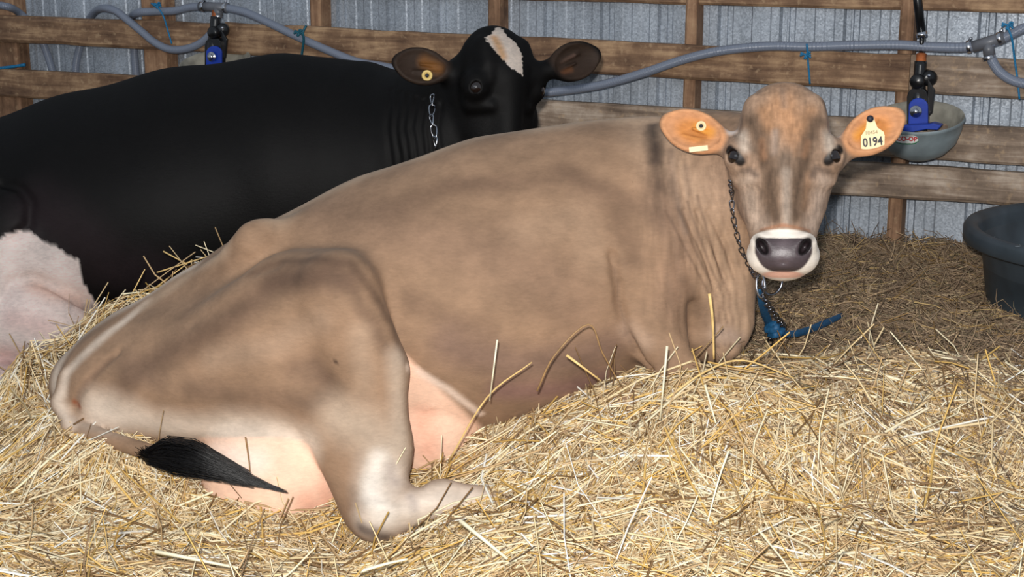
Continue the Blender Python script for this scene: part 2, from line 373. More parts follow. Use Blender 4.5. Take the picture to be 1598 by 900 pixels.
def surface_nets(Fd, lo, h):
    s = Fd < 0; n = np.array(Fd.shape)
    c = np.zeros(n-1, np.uint8)
    for dx in (0, 1):
        for dy in (0, 1):
            for dz in (0, 1): c += s[dx:n[0]-1+dx, dy:n[1]-1+dy, dz:n[2]-1+dz]
    act = (c > 0) & (c < 8); ii = np.argwhere(act); idx = np.full(n-1, -1, np.int32); idx[act] = np.arange(len(ii))
    acc = np.zeros((len(ii), 3)); cnt = np.zeros(len(ii))
    cor = [np.array(q) for q in ((0, 0, 0), (1, 0, 0), (0, 1, 0), (1, 1, 0), (0, 0, 1), (1, 0, 1), (0, 1, 1), (1, 1, 1))]
    val = [Fd[ii[:, 0]+q[0], ii[:, 1]+q[1], ii[:, 2]+q[2]].astype(float) for q in cor]
    for a, b in ((0, 1), (2, 3), (4, 5), (6, 7), (0, 2), (1, 3), (4, 6), (5, 7), (0, 4), (1, 5), (2, 6), (3, 7)):
        m = (val[a] < 0) != (val[b] < 0); t = val[a][m]/(val[a][m]-val[b][m])
        acc[m] += cor[a]+(cor[b]-cor[a])*t[:, None]; cnt[m] += 1
    V = (ii+acc/cnt[:, None])*h+lo
    quads = []
    for ax in range(3):
        o1, o2 = [(1, 2), (2, 0), (0, 1)][ax]
        sl0 = [slice(None)]*3; sl1 = [slice(None)]*3; sl0[ax] = slice(0, -1); sl1[ax] = slice(1, None)
        A = s[tuple(sl0)]; B = s[tuple(sl1)]; e = np.argwhere(A != B)
        ok = (e[:, o1] > 0) & (e[:, o2] > 0) & (e[:, o1] < n[o1]-1) & (e[:, o2] < n[o2]-1); e = e[ok]
        u1 = np.zeros(3, int); u1[o1] = 1; u2 = np.zeros(3, int); u2[o2] = 1
        g = lambda q: idx[q[:, 0], q[:, 1], q[:, 2]]
        q = np.stack([g(e-u1-u2), g(e-u2), g(e), g(e-u1)], 1)
        fl_ = ~A[e[:, 0], e[:, 1], e[:, 2]]; q[fl_] = q[fl_][:, ::-1]
        quads.append(q)
    return V, np.concatenate(quads)
def smooth_mesh(V, Q, it=2, lam=0.5):
    E = np.concatenate([Q[:, [0, 1]], Q[:, [1, 2]], Q[:, [2, 3]], Q[:, [3, 0]]]); E = np.sort(E, 1)
    uE, cE = np.unique(E, axis=0, return_counts=True); bnd = np.zeros(len(V), bool); bnd[uE[cE == 1].ravel()] = True
    deg = np.zeros(len(V)); np.add.at(deg, uE[:, 0], 1); np.add.at(deg, uE[:, 1], 1)
    for _ in range(it):
        for l in (lam, -lam*0.9):
            S = np.zeros_like(V)
            for k in range(3):
                S[:, k] = np.bincount(uE[:, 0], V[uE[:, 1], k], len(V))+np.bincount(uE[:, 1], V[uE[:, 0], k], len(V))
            D = S/np.maximum(deg, 1)[:, None]-V; D[bnd] = 0; V = V+l*D
    return V
def normals(V, Q):
    n = np.cross(V[Q[:, 2]]-V[Q[:, 0]], V[Q[:, 3]]-V[Q[:, 1]]); N_ = np.zeros_like(V)
    for k in range(4):
        for c in range(3): N_[:, c] += np.bincount(Q[:, k], n[:, c], len(V))
    return N_/np.maximum(np.linalg.norm(N_, axis=1), 1e-9)[:, None]
def build_body(blob, lo, hi, h, flo_, fhi, fh):
    Fd, l = blob.field(lo, hi, h); V, Q = surface_nets(Fd, l, h); del Fd
    cen = V[Q].mean(1); inside = ((cen > flo_) & (cen < fhi)).all(1); Q = Q[~inside]
    Fd, l = blob.field(np.array(flo_)-h*0.6, np.array(fhi)+h*0.6, fh); V2, Q2 = surface_nets(Fd, l, fh)
    V = smooth_mesh(V, Q, 2); V2 = smooth_mesh(V2, Q2, 2)
    used = np.zeros(len(V), bool); used[Q.ravel()] = True; mp = np.cumsum(used)-1; V = V[used]; Q = mp[Q]
    # weld the rim of the coarse part to the fine part so that the body is one continuous surface
    from mathutils.kdtree import KDTree
    E = np.sort(np.concatenate([Q[:, [0, 1]], Q[:, [1, 2]], Q[:, [2, 3]], Q[:, [3, 0]]]), 1); uE, cE = np.unique(E, axis=0, return_counts=True)
    bv = np.unique(uE[cE == 1]); near = ((V[bv] > np.array(flo_)-h*2) & (V[bv] < np.array(fhi)+h*2)).all(1); bv = bv[near]
    kd = KDTree(len(V2)); [kd.insert(v, i) for i, v in enumerate(V2)]; kd.balance(); mp = np.arange(len(V))
    for i in bv:
        co, j, dd = kd.find(V[i])
        if dd < h*1.2: mp[i] = len(V)+j
    Q = mp[Q]; VV = np.concatenate([V, V2]); QQ = np.concatenate([Q, Q2+len(V)])
    used = np.zeros(len(VV), bool); used[QQ.ravel()] = True; m2 = np.cumsum(used)-1
    return VV[used], m2[QQ]
class Skin:                             # sculpting and painting of a built body
    def __init__(s, V, Q, base):
        s.V, s.Q = V, Q; s.col = np.tile(np.array(base[:3]), (len(V), 1)); s.gl = np.zeros(len(V)); s.upd()
    def upd(s):
        s.N = normals(s.V, s.Q); s.px, s.py, s.dep = project(s.V)
        vd = s.V-np.array([0, 0, CAM_Z]); s.face = (s.N*vd).sum(1) < 0
    def hit(s, px, py):
        for r in (7, 14, 30, 60):
            m = np.flatnonzero((abs(s.px-px) < r) & (abs(s.py-py) < r) & s.face)
            if len(m):
                d0 = s.dep[m].min(); m = m[s.dep[m] < d0+0.05]; k = m[np.argmin((s.px[m]-px)**2+(s.py[m]-py)**2)]; return s.V[k].copy()
        return P(px, py, 3.8)
    def dist(s, pts, aniso=None):
        pts = [np.asarray(p, float) for p in pts]; D = np.full(len(s.V), 9.0)
        if len(pts) == 1: return np.linalg.norm(s.V-pts[0], axis=1)
        for a, b in zip(pts[:-1], pts[1:]):
            ba = b-a; t = np.clip(((s.V-a)@ba)/max(ba@ba, 1e-9), 0, 1); D = np.minimum(D, np.linalg.norm(s.V-a-t[:, None]*ba, axis=1))
        return D
    def pts(s, pp):
        out = []
        for i, p in enumerate(pp):
            if len(p) == 2 and i and len(pp[i-1]) == 2:
                q = pp[i-1]; n = int(max(abs(p[0]-q[0]), abs(p[1]-q[1]))/22)
                for k in range(1, n+1): t = k/(n+1); out.append(s.hit(q[0]+(p[0]-q[0])*t, q[1]+(p[1]-q[1])*t))
            out.append(s.hit(*p) if len(p) == 2 else np.asarray(p, float))
        return out
    def mottle(s, fr, amp, mask=None, X=None, oct=3, seed=0.0):
        from mathutils import noise
        X = (s.V if X is None else X)*np.array(fr)+seed; idx = np.arange(len(X)) if mask is None else np.flatnonzero(mask > 0)
        v = np.zeros(len(X)); v[idx] = [noise.fractal(Vector(p), 1.0, 2.0, oct) for p in X[idx].tolist()]
        s.col *= (1+amp*np.clip(v*1.6, -1, 1)*(1 if mask is None else mask))[:, None]
    def paint(s, pp, rad, col, k=1.0, soft=1.0, mask=None, gloss=None):
        D = s.dist(s.pts(pp)); t = np.clip((D-rad*(1-soft))/(rad*soft+1e-9), 0, 1); wgt = (1-t*t*(3-2*t))*k
        if mask is not None: wgt = wgt*mask
        s.col += (np.array(col[:3])-s.col)*wgt[:, None]
        if gloss is not None: s.gl += (gloss-s.gl)*wgt
        return s
    def push(s, pp, rad, amt, mask=None):
        D = s.dist(s.pts(pp)); wgt = np.exp(-(D/rad)**2*1.6)*amt
        if mask is not None: wgt = wgt*mask
        s.V = s.V+s.N*wgt[:, None]; return s
    def build(s, name, m, parent):
        o = mesh_obj(name, s.V, s.Q, m, parent, True); me = o.data
        a = me.attributes.new('coat', 'FLOAT_COLOR', 'POINT'); a.data.foreach_set('color', np.concatenate([np.clip(s.col, 0, 1), np.ones((len(s.V), 1))], 1).astype(np.float32).ravel())
        g = me.attributes.new('gloss', 'FLOAT', 'POINT'); g.data.foreach_set('value', s.gl.astype(np.float32)); return o
def frame(px, py, Y, yaw, pitch, roll):
    """head frame at a sight line: x image right, y into the head, z towards the poll"""
    o = P(px, py, Y); d = unit(o-np.array([0, 0, CAM_Z])); x = unit(np.cross(d, [0, 0, 1])); z = np.cross(x, d)
    B = Matrix(((x[0], d[0], z[0]), (x[1], d[1], z[1]), (x[2], d[2], z[2])))
    R = B @ Matrix.Rotation(roll, 3, 'Y') @ Matrix.Rotation(yaw, 3, 'Z') @ Matrix.Rotation(pitch, 3, 'X')
    return o, np.array(R)
def head_ops(b, O, R, sc, ears):
    T = lambda p: O + R@(np.asarray(p, float)*sc)
    E = lambda c, r, k=0.03, sub=False, Rl=None: b.ell(T(c), np.asarray(r)*sc, R if Rl is None else R@Rl, k, sub)
    K = lambda p, q, ra, rb, k=0.03, sub=False: b.cone(T(p), T(q), ra*sc, rb*sc, k, sub=sub)
    E((0, .105, .055), (.108, .105, .115), .04)
    E((0, .11, .115), (.088, .07, .062), .04)
    E((0, .115, .150), (.05, .04, .030), .03)
    K((0, .11, 0), (0, .085, -.19), .098, .055, .04)
    for sx in (-1, 1):
        K((sx*.062, .14, -.02), (sx*.034, .11, -.18), .058, .042, .04)
        K((sx*.045, .20, .03), (sx*.04, .17, -.10), .075, .05, .05)
        b.ell(T((sx*.098, .072, .004)), np.array([.040, .040, .042])*sc, R, .03)
        K((sx*.072, .035, .03), (sx*.110, .055, .028), .016, .018, .02)        # brow
        K((sx*.060, .040, -.05), (sx*.100, .085, -.045), .014, .022, .025)     # cheek crest
    K((0, .030, .03), (0, .040, -.16), .032, .034, .035)                        # nose bridge
    E((0, .060, -.222), (.080, .060, .052), .03)
    for sx in (-1, 1):
        E((sx*.040, .050, -.236), (.040, .046, .038), .02)
        E((sx*.050, .020, -.205), (.026, .026, .026), .015)
        K((sx*.074, .040, .070), (sx*.070, .062, .125), .016, .016, .035)
    E((0, .080, -.268), (.046, .042, .020), .018)
    E((0, .014, -.226), (.048, .020, .038), .02)
    for sx in (-1, 1):
        ca, sa = math.cos(sx*0.55), math.sin(sx*0.55)
        E((sx*.048, .000, -.215), (.0105, .028, .021), .006, True, np.array([[ca, 0, sa], [0, 1, 0], [-sa, 0, ca]]))
        # lids and eye opening
        ey = np.array((sx*.106, .050, .000)); di = unit((sx*.60, -.80, 0))
        b.ell(T(ey), np.array([.0250]*3)*sc, R, .03)
        tx = unit(np.cross(di, [0, 0, 1])); tz = np.cross(tx, di); al = sx*math.radians(28)
        Rl = np.stack([tx*math.cos(al)-tz*math.sin(al), di, tx*math.sin(al)+tz*math.cos(al)], 1)
        b.ell(T(ey+di*.030), np.array([.0150, .024, .0175])*sc, R@Rl, .003, True)
    for sx, (c, ax, rad, th) in zip((-1, 1), ears):
        # c: ear centre, ax: local direction base->tip, rad: (half length, half width)
        c = np.array(c); ax = unit(ax); nn = unit(np.array([0.12*sx, -1.0, 0.10]) - ax*float(np.array([0.12*sx, -1.0, 0.10])@ax)); wv = np.cross(nn, ax)
        Rl = np.stack([ax, nn, wv], 1); L, Wd = rad
        base = c-ax*L*0.98
        K(tuple(base-ax*.03+np.array([0, .02, 0])), tuple(base+ax*.035), .034, .024, .025)
        E(tuple(c), (L, .024, Wd), .018, False, Rl)
        E(tuple(c+ax*L*.86-wv*0.0), (L*.20, .007, Wd*.30), .02, False, Rl)
        E(tuple(c+nn*.022+ax*.006), (L*.92, .028, Wd*.90), .006, True, Rl)
        K(tuple(c-ax*L*.75+nn*.000+wv*.012), tuple(c+ax*L*.25+nn*.000+wv*.018), .007, .003, .012)
        K(tuple(c-ax*L*.80+nn*.002-wv*.010), tuple(c+ax*L*.05+nn*.001-wv*.006), .006, .003, .010)
    return T
def eye_balls(T, R, sc, parent, look):
    for sx in (-1, 1):
        ey = np.array((sx*.106, .050, .000)); V, Fc, U = lathe([(math.sin(a)*.0236*sc+1e-5, -math.cos(a)*.0236*sc) for a in np.linspace(0, math.pi, 17)], T(ey+unit((sx*.60, -.80, 0))*.0035), R@np.array([0, 0, 1.0]), 24)
        MB().add(V, Fc, U).build('eye', M['eye'], parent)

# ================================================================== ground shape
def gbump(X, Y, x0, y0, sx, sy, a): return a*np.exp(-((X-x0)/sx)**2-((Y-y0)/sy)**2)
def ground_z(X, Y):
    X = np.asarray(X, float); Y = np.asarray(Y, float)
    r = 1/(1+np.exp(-(X-0.02)/0.12))                              # 0 on the left, 1 on the right
    zl = 0.165 + 0.06*np.clip((Y-3.3)/0.5, 0, 1)*np.clip((X+1.45)/.3, 0, 1) - .04*np.clip((Y-3.9)/.3, 0, 1)*np.clip((-1.2-X)/.2, 0, 1)
    zr = 0.25 + 0.17*np.clip((Y-3.2)/0.6, 0, 1)
    z = zl*(1-r) + zr*r
    z = z + gbump(X, Y, 0.50, 3.48, 0.42, 0.22, 0.12)          # heap over the knees
    z = z + gbump(X, Y, 0.25, 3.20, 0.35, 0.25, 0.05)
    z = z + gbump(X, Y, 1.35, 3.52, 0.65, 0.26, 0.08)
    z = z + gbump(X, Y, -1.35, 3.0, 0.40, 0.40, 0.03)
    z = z + gbump(X, Y, -1.13, 3.72, 0.16, 0.12, 0.10) + gbump(X, Y, -.97, 3.56, .15, .10, .09)    # against the rump
    z = z + gbump(X, Y, -0.41, 3.27, 0.19, 0.20, -0.085)         # hollow the hock lies in
    z = z + gbump(X, Y, -0.86, 4.30, 0.20, 0.15, 0.325)          # ridge behind the rump
    z = z + gbump(X, Y, -1.15, 4.24, 0.17, 0.13, 0.20)
    z = z + gbump(X, Y, -1.35, 4.12, 0.12, 0.13, 0.17)
    z = z + 0.012*np.sin(X*7+1)*np.sin(Y*9) + 0.008*np.sin(X*17+Y*11) + 0.006*np.sin(X*31-Y*23)
    return z

# ================================================================== brown cow
def brown_cow():
    root = thing('cow', 'brown cow with pale muzzle lying in golden straw, head turned to the camera', 'cow', (-0.2, 3.9, 0.35))
    b = Blob()
    YC = 3.97
    b.chain([(P(300, 600, 3.95), .225), (P(370, 572, 3.96), .265), (P(470, 535, YC), .315), (P(620, 495, YC), .365), (P(800, 438, YC), .372), (P(930, 403, YC), .342), (P(1008, 402, YC), .295)], .08)
    b.ell(P(720, 470, 3.90), (.42, .37, .33), None, .1)                     # belly
    # rump, pins and tail head
    b.ell(P(225, 605, 3.86), (.22, .22, .185), None, .10)
    b.cone(P(205, 575, 3.95), P(125, 600, 3.90), .13, .075, .07)
    b.cone(P(300, 495, 3.93), P(175, 568, 3.95), .10, .07, .06)
    b.chain([(P(200, 532, 3.86), .040), (P(150, 556, 3.82), .036), (P(112, 592, 3.77), .030), (P(97, 628, 3.73), .026), (P(112, 668, 3.66), .022), (P(230, 704, 3.48), .02)], .018)
    b.cone(P(175, 610, 3.74), P(200, 640, 3.70), .075, .07, .05)
    # hook bone and loin edge
    b.cone(P(398, 380, 3.79), P(392, 405, 3.82), .046, .06, .035)
    b.cone(P(400, 385, 3.82), P(330, 470, 3.86), .045, .06, .06)
    b.cone(P(425, 372, 3.84), P(560, 400, 3.85), .035, .11, .07)
    # thigh, stifle, gaskin
    b.cone(P(300, 580, 3.76), P(515, 470, 3.57), .16, .100, .08)
    b.cone(P(528, 464, 3.53), P(580, 580, 3.48), .098, .090, .022, flat=(0, 1, 0), q=1.3)
    b.cone(P(578, 575, 3.49), P(588, 700, 3.43), .087, .076, .012, flat=(0, 1, 0), q=1.3)
    b.cone(P(585, 700, 3.44), P(592, 800, 3.35), .080, .066, .04, flat=(0, 1, 0), q=1.3)
    b.cone(P(500, 610, 3.53), P(566, 790, 3.38), .085, .050, .05, flat=(0, 1, 0), q=1.25)
    b.ell(P(440, 590, 3.62), (.26, .13, .17), None, .09)
    b.ell(P(330, 610, 3.70), (.22, .15, .12), None, .08)
    b.cone(P(585, 806, 3.32), P(690, 778, 3.36), .052, .040, .04)
    b.cone(P(690, 778, 3.36), P(780, 790, 3.38), .040, .045, .03)
    b.cone(P(455, 448, 3.68), P(530, 446, 3.58), .085, .082, .05)            # top of thigh
    b.ell(P(455, 530, 3.65), (.19, .13, .17), None, .08)
    # udder
    b.ell(P(430, 735, 3.55), (.185, .13, .165), None, .025)
    b.ell(P(665, 670, 3.69), (.125, .12, .130), None, .02)
    b.cone(P(675, 625, 3.86), P(760, 690, 3.72), .07, .05, .05)
    # shoulder, elbow, forearm
    b.ell(P(1035, 380, 3.80), (.17, .14, .24), None, .08)
    b.cone(P(1060, 330, 3.80), P(1010, 490, 3.72), .12, .085, .06)
    b.cone(P(1010, 505, 3.68), P(1075, 600, 3.60), .075, .055, .035)
    b.cone(P(1075, 600, 3.60), P(980, 640, 3.52), .05, .04, .03)
    # neck, throat and brisket
    b.chain([(P(1030, 330, 3.95), .24), (P(1110, 300, 3.90), .195), (P(1185, 262, 3.80), .14)], .07)
    b.cone(P(1080, 400, 3.85), P(1122, 330, 3.80), .14, .09, .06)
    b.cone(P(1098, 450, 3.80), P(1118, 520, 3.76), .110, .080, .05, flat=(0, 1, 0), q=1.3)
    b.cone(P(1145, 380, 3.76), P(1148, 500, 3.74), .055, .045, .04)
    b.cone(P(960, 240, 3.98), P(1010, 225, 3.98), .06, .055, .06)           # withers
    # head
    O, R = frame(1224, 240, 3.52, math.radians(1.0), math.radians(-9), math.radians(-1.8)); sc = 1.0
    ears = (((-.212, .085, .068), (-1, 0, .36), (.079, .052), 0), ((.206, .085, .066), (1, 0, .62), (.077, .052), 0))
    T = head_ops(b, O, R, sc, ears)
    flo_ = O+np.array([-.33, -.12, -.34]); fhi = O+np.array([.33, .24, .24])
    V, Q = build_body(b, (-1.35, 3.15, 0.12), (0.80, 4.45, 1.30), .0085, flo_, fhi, .0031)
    s = Skin(V, Q, srgb(146, 117, 93))
    LG = s.V  # ---- sculpt
    fold = lambda pp, r, a: s.push(pp, r, a)
    fold([(958, 400), (966, 450), (974, 505), (992, 552), (1015, 580)], .016, -.017); fold([(1084, 480), (1086, 520), (1098, 560)], .022, -.018); fold([(978, 505), (1000, 520)], .04, .008)
    fold([(1000, 250), (985, 330), (1000, 400), (1050, 440), (1090, 500)], .05, -.006)
    for k in range(8):                                                       # neck wrinkles
        x = 1020+k*12; fold([(x, 220+k*7), (x+4+k*3, 290+k*7), (x+12+k*5, 370+k*3), (x+22+k*6, 450), (x+24+k*6.5, 520)], .009, -.0022)
    for (x0, x1) in ((1096, 1118), (1116, 1138), (1134, 1156)):
        fold([(x0-28, 330), (x0, 390), (x1-4, 440), (x1+2, 490), (x1+4, 545)], .010, -.0065)
    for k in range(5): fold([(770+k*42, 300+k*3), (745+k*42, 420), (760+k*42, 520)], .022, .0012)
    fold([(400, 425), (430, 415)], .025, -.006)
    fold([(300, 500), (380, 470), (430, 450)], .04, -.005); fold([(490, 575), (505, 600)], .04, -.005)
    fold([(240, 600), (420, 645), (520, 640)], .05, .004)
    fold([(185, 548), (148, 580), (124, 612), (116, 640)], .016, -.007)
    fold([(600, 730), (612, 760)], .02, -.008); fold([(575, 790), (640, 800)], .02, .006); fold([(650, 745), (660, 770), (720, 768)], .02, -.006)
    # udder veins
    for pp in ([(640, 700), (665, 690), (680, 710)], [(655, 650), (668, 680), (690, 660), (680, 630), (660, 640)], [(420, 740), (440, 770), (445, 800)]): fold(pp, .006, .003)
    # face
    L = lambda x, y, z: T((x, y, z))
    fold([L(-.03, .0, .02), L(-.03, .0, -.12)], .02, -.003); fold([L(.03, .0, .02), L(.03, .0, -.12)], .02, -.003)
    fold([L(-.05, .02, -.245), L(0, .0, -.252), L(.05, .02, -.245)], .006, -.004)
    s.upd()
    # ---- paint
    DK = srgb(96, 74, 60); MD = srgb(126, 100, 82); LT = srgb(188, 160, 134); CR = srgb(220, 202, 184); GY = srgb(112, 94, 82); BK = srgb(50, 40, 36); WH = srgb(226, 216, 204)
    PK = srgb(240, 200, 174); PK2 = srgb(230, 172, 146)
    pa = s.paint
    pa([(430, 330), (600, 258), (760, 205), (900, 182), (1010, 186)], .085, LT, .8)  # pale back line: lighter coat, with flash-lit edge painted in
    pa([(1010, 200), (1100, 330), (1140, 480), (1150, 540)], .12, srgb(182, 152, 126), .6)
    pa([(600, 330), (700, 290), (800, 285), (890, 275), (960, 320), (990, 400)], .07, DK, .42)  # dark flank: coat tone, deepened with painted shade
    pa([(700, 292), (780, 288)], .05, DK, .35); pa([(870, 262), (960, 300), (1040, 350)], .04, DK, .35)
    pa([(520, 330), (640, 360), (800, 400), (900, 480)], .14, MD, .5)
    pa([(820, 360), (900, 340), (930, 400)], .08, srgb(158, 130, 106), .5)
    pa([(1030, 300), (1060, 380), (1050, 470)], .08, MD, .7)
    pa([(640, 470), (700, 500), (760, 510)], .05, DK, .4)
    pa([(985, 515), (1003, 535)], .045, srgb(196, 170, 150), .4)  # painted highlight where the elbow catches the flash
    for k in range(4): pa([(1040+k*16, 330-k*8), (1076+k*13, 400), (1108+k*10, 460), (1120+k*10, 540)], .007, srgb(88, 68, 56), .45)  # crease shade painted as dark lines along the neck folds
    pa([(1070, 440), (1100, 500)], .03, DK, .35); pa([(1120, 520), (1150, 530)], .04, srgb(176, 154, 140), .5)
    pa([(960, 420), (972, 500), (990, 550)], .010, srgb(96, 74, 60), .4)
    pa([(950, 540), (900, 560), (800, 570), (700, 540)], .09, srgb(118, 94, 84), .6); pa([(780, 610), (860, 610), (940, 590)], .06, srgb(132, 100, 92), .8)  # purplish underbelly, with belly shading painted into the colour
    pa([(1018, 196), (1023, 250)], .040, srgb(52, 42, 38), .8); pa([(1022, 230), (1030, 290)], .034, srgb(66, 52, 44), .6); pa([(1014, 270), (1034, 350)], .045, srgb(96, 76, 62), .35)
    pa([(1045, 215), (1052, 300), (1070, 360)], .02, GY, .5); pa([(1062, 220), (1075, 300)], .016, GY, .35)
    pa([P(300, 422, 3.94), P(229, 462, 3.94), P(158, 521, 3.90), P(110, 556, 3.86), P(80, 600, 3.80), P(82, 640, 3.76)], .055, CR, .8); pa([(225, 475), (150, 535), (104, 580), (90, 630), (110, 665)], .035, CR, .7)
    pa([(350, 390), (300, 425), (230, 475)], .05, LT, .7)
    pa([(175, 560), (140, 590), (118, 625)], .016, srgb(110, 86, 70), .7)  # painted shadow line along the inner edge of the tail
    pa([(200, 590), (270, 548), (340, 512), (430, 440), (520, 425)], .08, DK, .72); pa([(395, 425), (440, 408), (500, 404), (548, 412), (585, 460), (612, 510), (628, 560)], .030, srgb(84, 64, 52), .65); pa([(420, 440), (500, 430), (545, 440)], .05, srgb(84, 64, 52), .55)  # dark thigh top and edge: coat patch plus painted grazing-flash shade
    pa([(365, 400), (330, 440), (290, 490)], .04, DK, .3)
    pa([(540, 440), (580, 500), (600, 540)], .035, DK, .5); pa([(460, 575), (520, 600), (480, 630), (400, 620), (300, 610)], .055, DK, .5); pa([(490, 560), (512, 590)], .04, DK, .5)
    pa([(330, 560), (430, 540), (500, 500)], .055, srgb(160, 134, 112), .55)
    pa([(190, 560), (250, 600)], .05, MD, .4)
    pa([(150, 640), (250, 668), (400, 680), (480, 695)], .085, CR, .85); pa([(530, 650), (600, 690)], .10, srgb(180, 160, 140), .75); pa([(600, 740), (590, 810), (700, 780), (770, 800)], .10, srgb(206, 192, 178), .9); pa([(590, 720), (575, 770), (600, 800)], .04, WH, .8)
    pa([(620, 560), (628, 700)], .05, srgb(190, 172, 154), .6); pa([(560, 520), (570, 600)], .05, srgb(164, 140, 118), .5)
    pa([(606, 728), (616, 752)], .028, srgb(136, 122, 116), .55); pa([(640, 775), (648, 790)], .022, srgb(150, 138, 134), .5); pa([(565, 825), (600, 838)], .03, srgb(80, 66, 60), .8); pa([(116, 626), (124, 636)], .013, srgb(140, 78, 48), .9)
    pa([(523, 563), (527, 566)], .008, srgb(60, 44, 36), .8)
    s.mottle((7, 7, 11), .10); s.mottle((26, 26, 40), .07)
    # udders
    ud = lambda c, r: np.clip(1-(np.linalg.norm((s.V-P(*c))/np.array(r), axis=1)-1.0)/.10, 0, 1)
    m1 = ud((430, 738, 3.55), (.20, .15, .175)); m1 *= np.clip((s.py-(680+(np.clip(s.px-440, 0, 200)**2)*0.006))/5, 0, 1) * (s.px < 545) * (s.V[:, 1] < 3.75)
    s.col += (np.array(PK[:3])-s.col)*m1[:, None]
    m2 = ((s.px > 628) & (s.px < 760) & (s.V[:, 1] > 3.50) & (s.V[:, 1] < 3.85)) * np.clip((s.py-(545+(s.px-630)*.95))/14, 0, 1)
    s.col += (np.array(PK[:3])-s.col)*m2[:, None]
    pa([(505, 760), (515, 810), (480, 780)], .05, PK2, .75, 1, m1); pa([(330, 715), (400, 720)], .06, srgb(244, 222, 208), .6, 1, m1); pa([(660, 650), (670, 700)], .06, PK2, .8, 1, m2); pa([(636, 572), (680, 596), (750, 645)], .018, srgb(238, 214, 196), .7)
    # head
    loc = (s.V-O)@R/sc; lx, ly, lz = loc[:, 0], loc[:, 1], loc[:, 2]
    h = lambda pp, r, c, k=1.0, soft=1.0, gloss=None: pa([L(*p) for p in pp], r, c, k, soft, None, gloss)
    hd = np.clip((.29-np.linalg.norm(loc, axis=1))/.08, 0, 1)*np.clip((.24-ly)/.08, 0, 1)
    s.col += (np.array(srgb(150, 124, 104)[:3])-s.col)*(.8*hd)[:, None]
    for sx in (-1, 1):
        h([(sx*.10, .09, -.07), (sx*.085, .09, -.15)], .026, srgb(134, 112, 96), .6)
        h([(sx*.118, .08, .06), (sx*.135, .09, .09), (sx*.14, .09, .04)], .022, srgb(212, 198, 190), .85)
        h([(sx*.106, .04, 0)], .040, srgb(92, 74, 62), .6); h([(sx*.124, .035, .014), (sx*.112, .022, 0), (sx*.100, .020, -.016)], .017, srgb(20, 14, 12), 1, .5, .6)
    # markings of the face, given on the plane of the face (metres right of and above the eye line)
    tl = lambda x, y: ((x/3.192+973-1224)/678, (240-134-y/3.192)/678)
    frontal = np.clip((.13-ly)/.06, 0, 1)*(np.abs(lx) < .15)*hd
    def fc(pp, r, col, k):
        pts2 = [np.array(tl(*p)) for p in pp]; A = np.stack([lx, lz], 1); D = np.full(len(A), 9.0)
        for a, b2 in zip(pts2, pts2[1:] if len(pts2) > 1 else pts2):
            ba = b2-a; t = np.clip(((A-a)@ba)/max(ba@ba, 1e-9), 0, 1); D = np.minimum(D, np.linalg.norm(A-a-t[:, None]*ba, axis=1))
        r = r/3.192/678*1.5; t = np.clip(D/r, 0, 1); wgt = (1-t*t*(3-2*t))*k*frontal; s.col += (np.array(col[:3])-s.col)*wgt[:, None]
    fc([(800, 20), (800, 120)], 130, srgb(158, 122, 94), .9); fc([(790, 90), (830, 200), (850, 250)], 70, srgb(180, 134, 98), .85)
    fc([(700, 120), (720, 200)], 50, srgb(156, 114, 80), .7); fc([(930, 120), (900, 200)], 50, srgb(160, 118, 84), .7)
    fc([(790, 0), (800, 90)], 26, srgb(130, 108, 92), .6)
    fc([(630, 160), (670, 240), (695, 330), (725, 420), (735, 520), (750, 650)], 52, srgb(84, 66, 52), .9)
    fc([(955, 170), (925, 260), (900, 340), (885, 420), (865, 520), (850, 640)], 52, srgb(84, 66, 52), .9)
    fc([(690, 270), (700, 350)], 24, srgb(146, 106, 78), .5); fc([(915, 280), (900, 340)], 22, srgb(146, 106, 78), .45); fc([(925, 430), (905, 600)], 22, srgb(140, 106, 80), .5)
    fc([(755, 230), (752, 330)], 22, srgb(150, 130, 116), .8); fc([(850, 250), (855, 340)], 20, srgb(150, 116, 90), .6)
    fc([(800, 370), (800, 430)], 50, srgb(88, 76, 66), .75)
    fc([(812, 430), (812, 560), (815, 680)], 28, srgb(152, 136, 122), .9)
    fc([(590, 230), (605, 300)], 34, srgb(176, 162, 148), .85); fc([(1020, 230), (1025, 300)], 34, srgb(170, 156, 142), .85)
    fc([(560, 240), (640, 310)], 20, srgb(120, 102, 88), .4)
    fc([(620, 470), (640, 600), (680, 680)], 56, srgb(184, 162, 144), .85); fc([(1000, 470), (985, 600), (950, 680)], 56, srgb(178, 156, 140), .85)
    fc([(590, 415), (630, 410), (665, 440)], 20, srgb(92, 76, 66), .75); fc([(1020, 415), (960, 400), (940, 440)], 20, srgb(92, 76, 66), .75)
    fc([(560, 410), (600, 440)], 20, srgb(140, 118, 100), .5)
    fc([(560, 480), (620, 720)], 14, srgb(128, 100, 82), .6); fc([(1040, 480), (990, 700)], 14, srgb(120, 96, 80), .6)
    fc([(690, 712), (800, 696), (930, 712)], 10, srgb(150, 104, 76), .7)
    fc([(1000, 50), (1020, 100)], 14, srgb(70, 52, 40), .85)
    # fine streaks of the face coat
    s.mottle((150, 60, 34), .17, hd*(lz > -.17), loc, 4); s.mottle((60, 60, 40), .16, hd*(lz > -.17), loc, 3, 5.0)
    nk = np.clip((s.V[:, 0]-.28)/.08, 0, 1)*np.clip((.66-s.V[:, 0])/.05, 0, 1)*(1-hd)*np.clip((s.V[:, 2]-.45)/.2, .2, 1); s.mottle((75, 40, 7), .16, nk*(s.V[:, 1] < 4.1)*1.0, None, 3, 2.0)  # shade of fine neck wrinkles put in as colour streaks
    sup = lambda a, b_, zc, p=2.6: (np.abs(lx/a)**p+np.abs((lz-zc)/b_)**p)**(1/p)
    fr = (ly < .10)
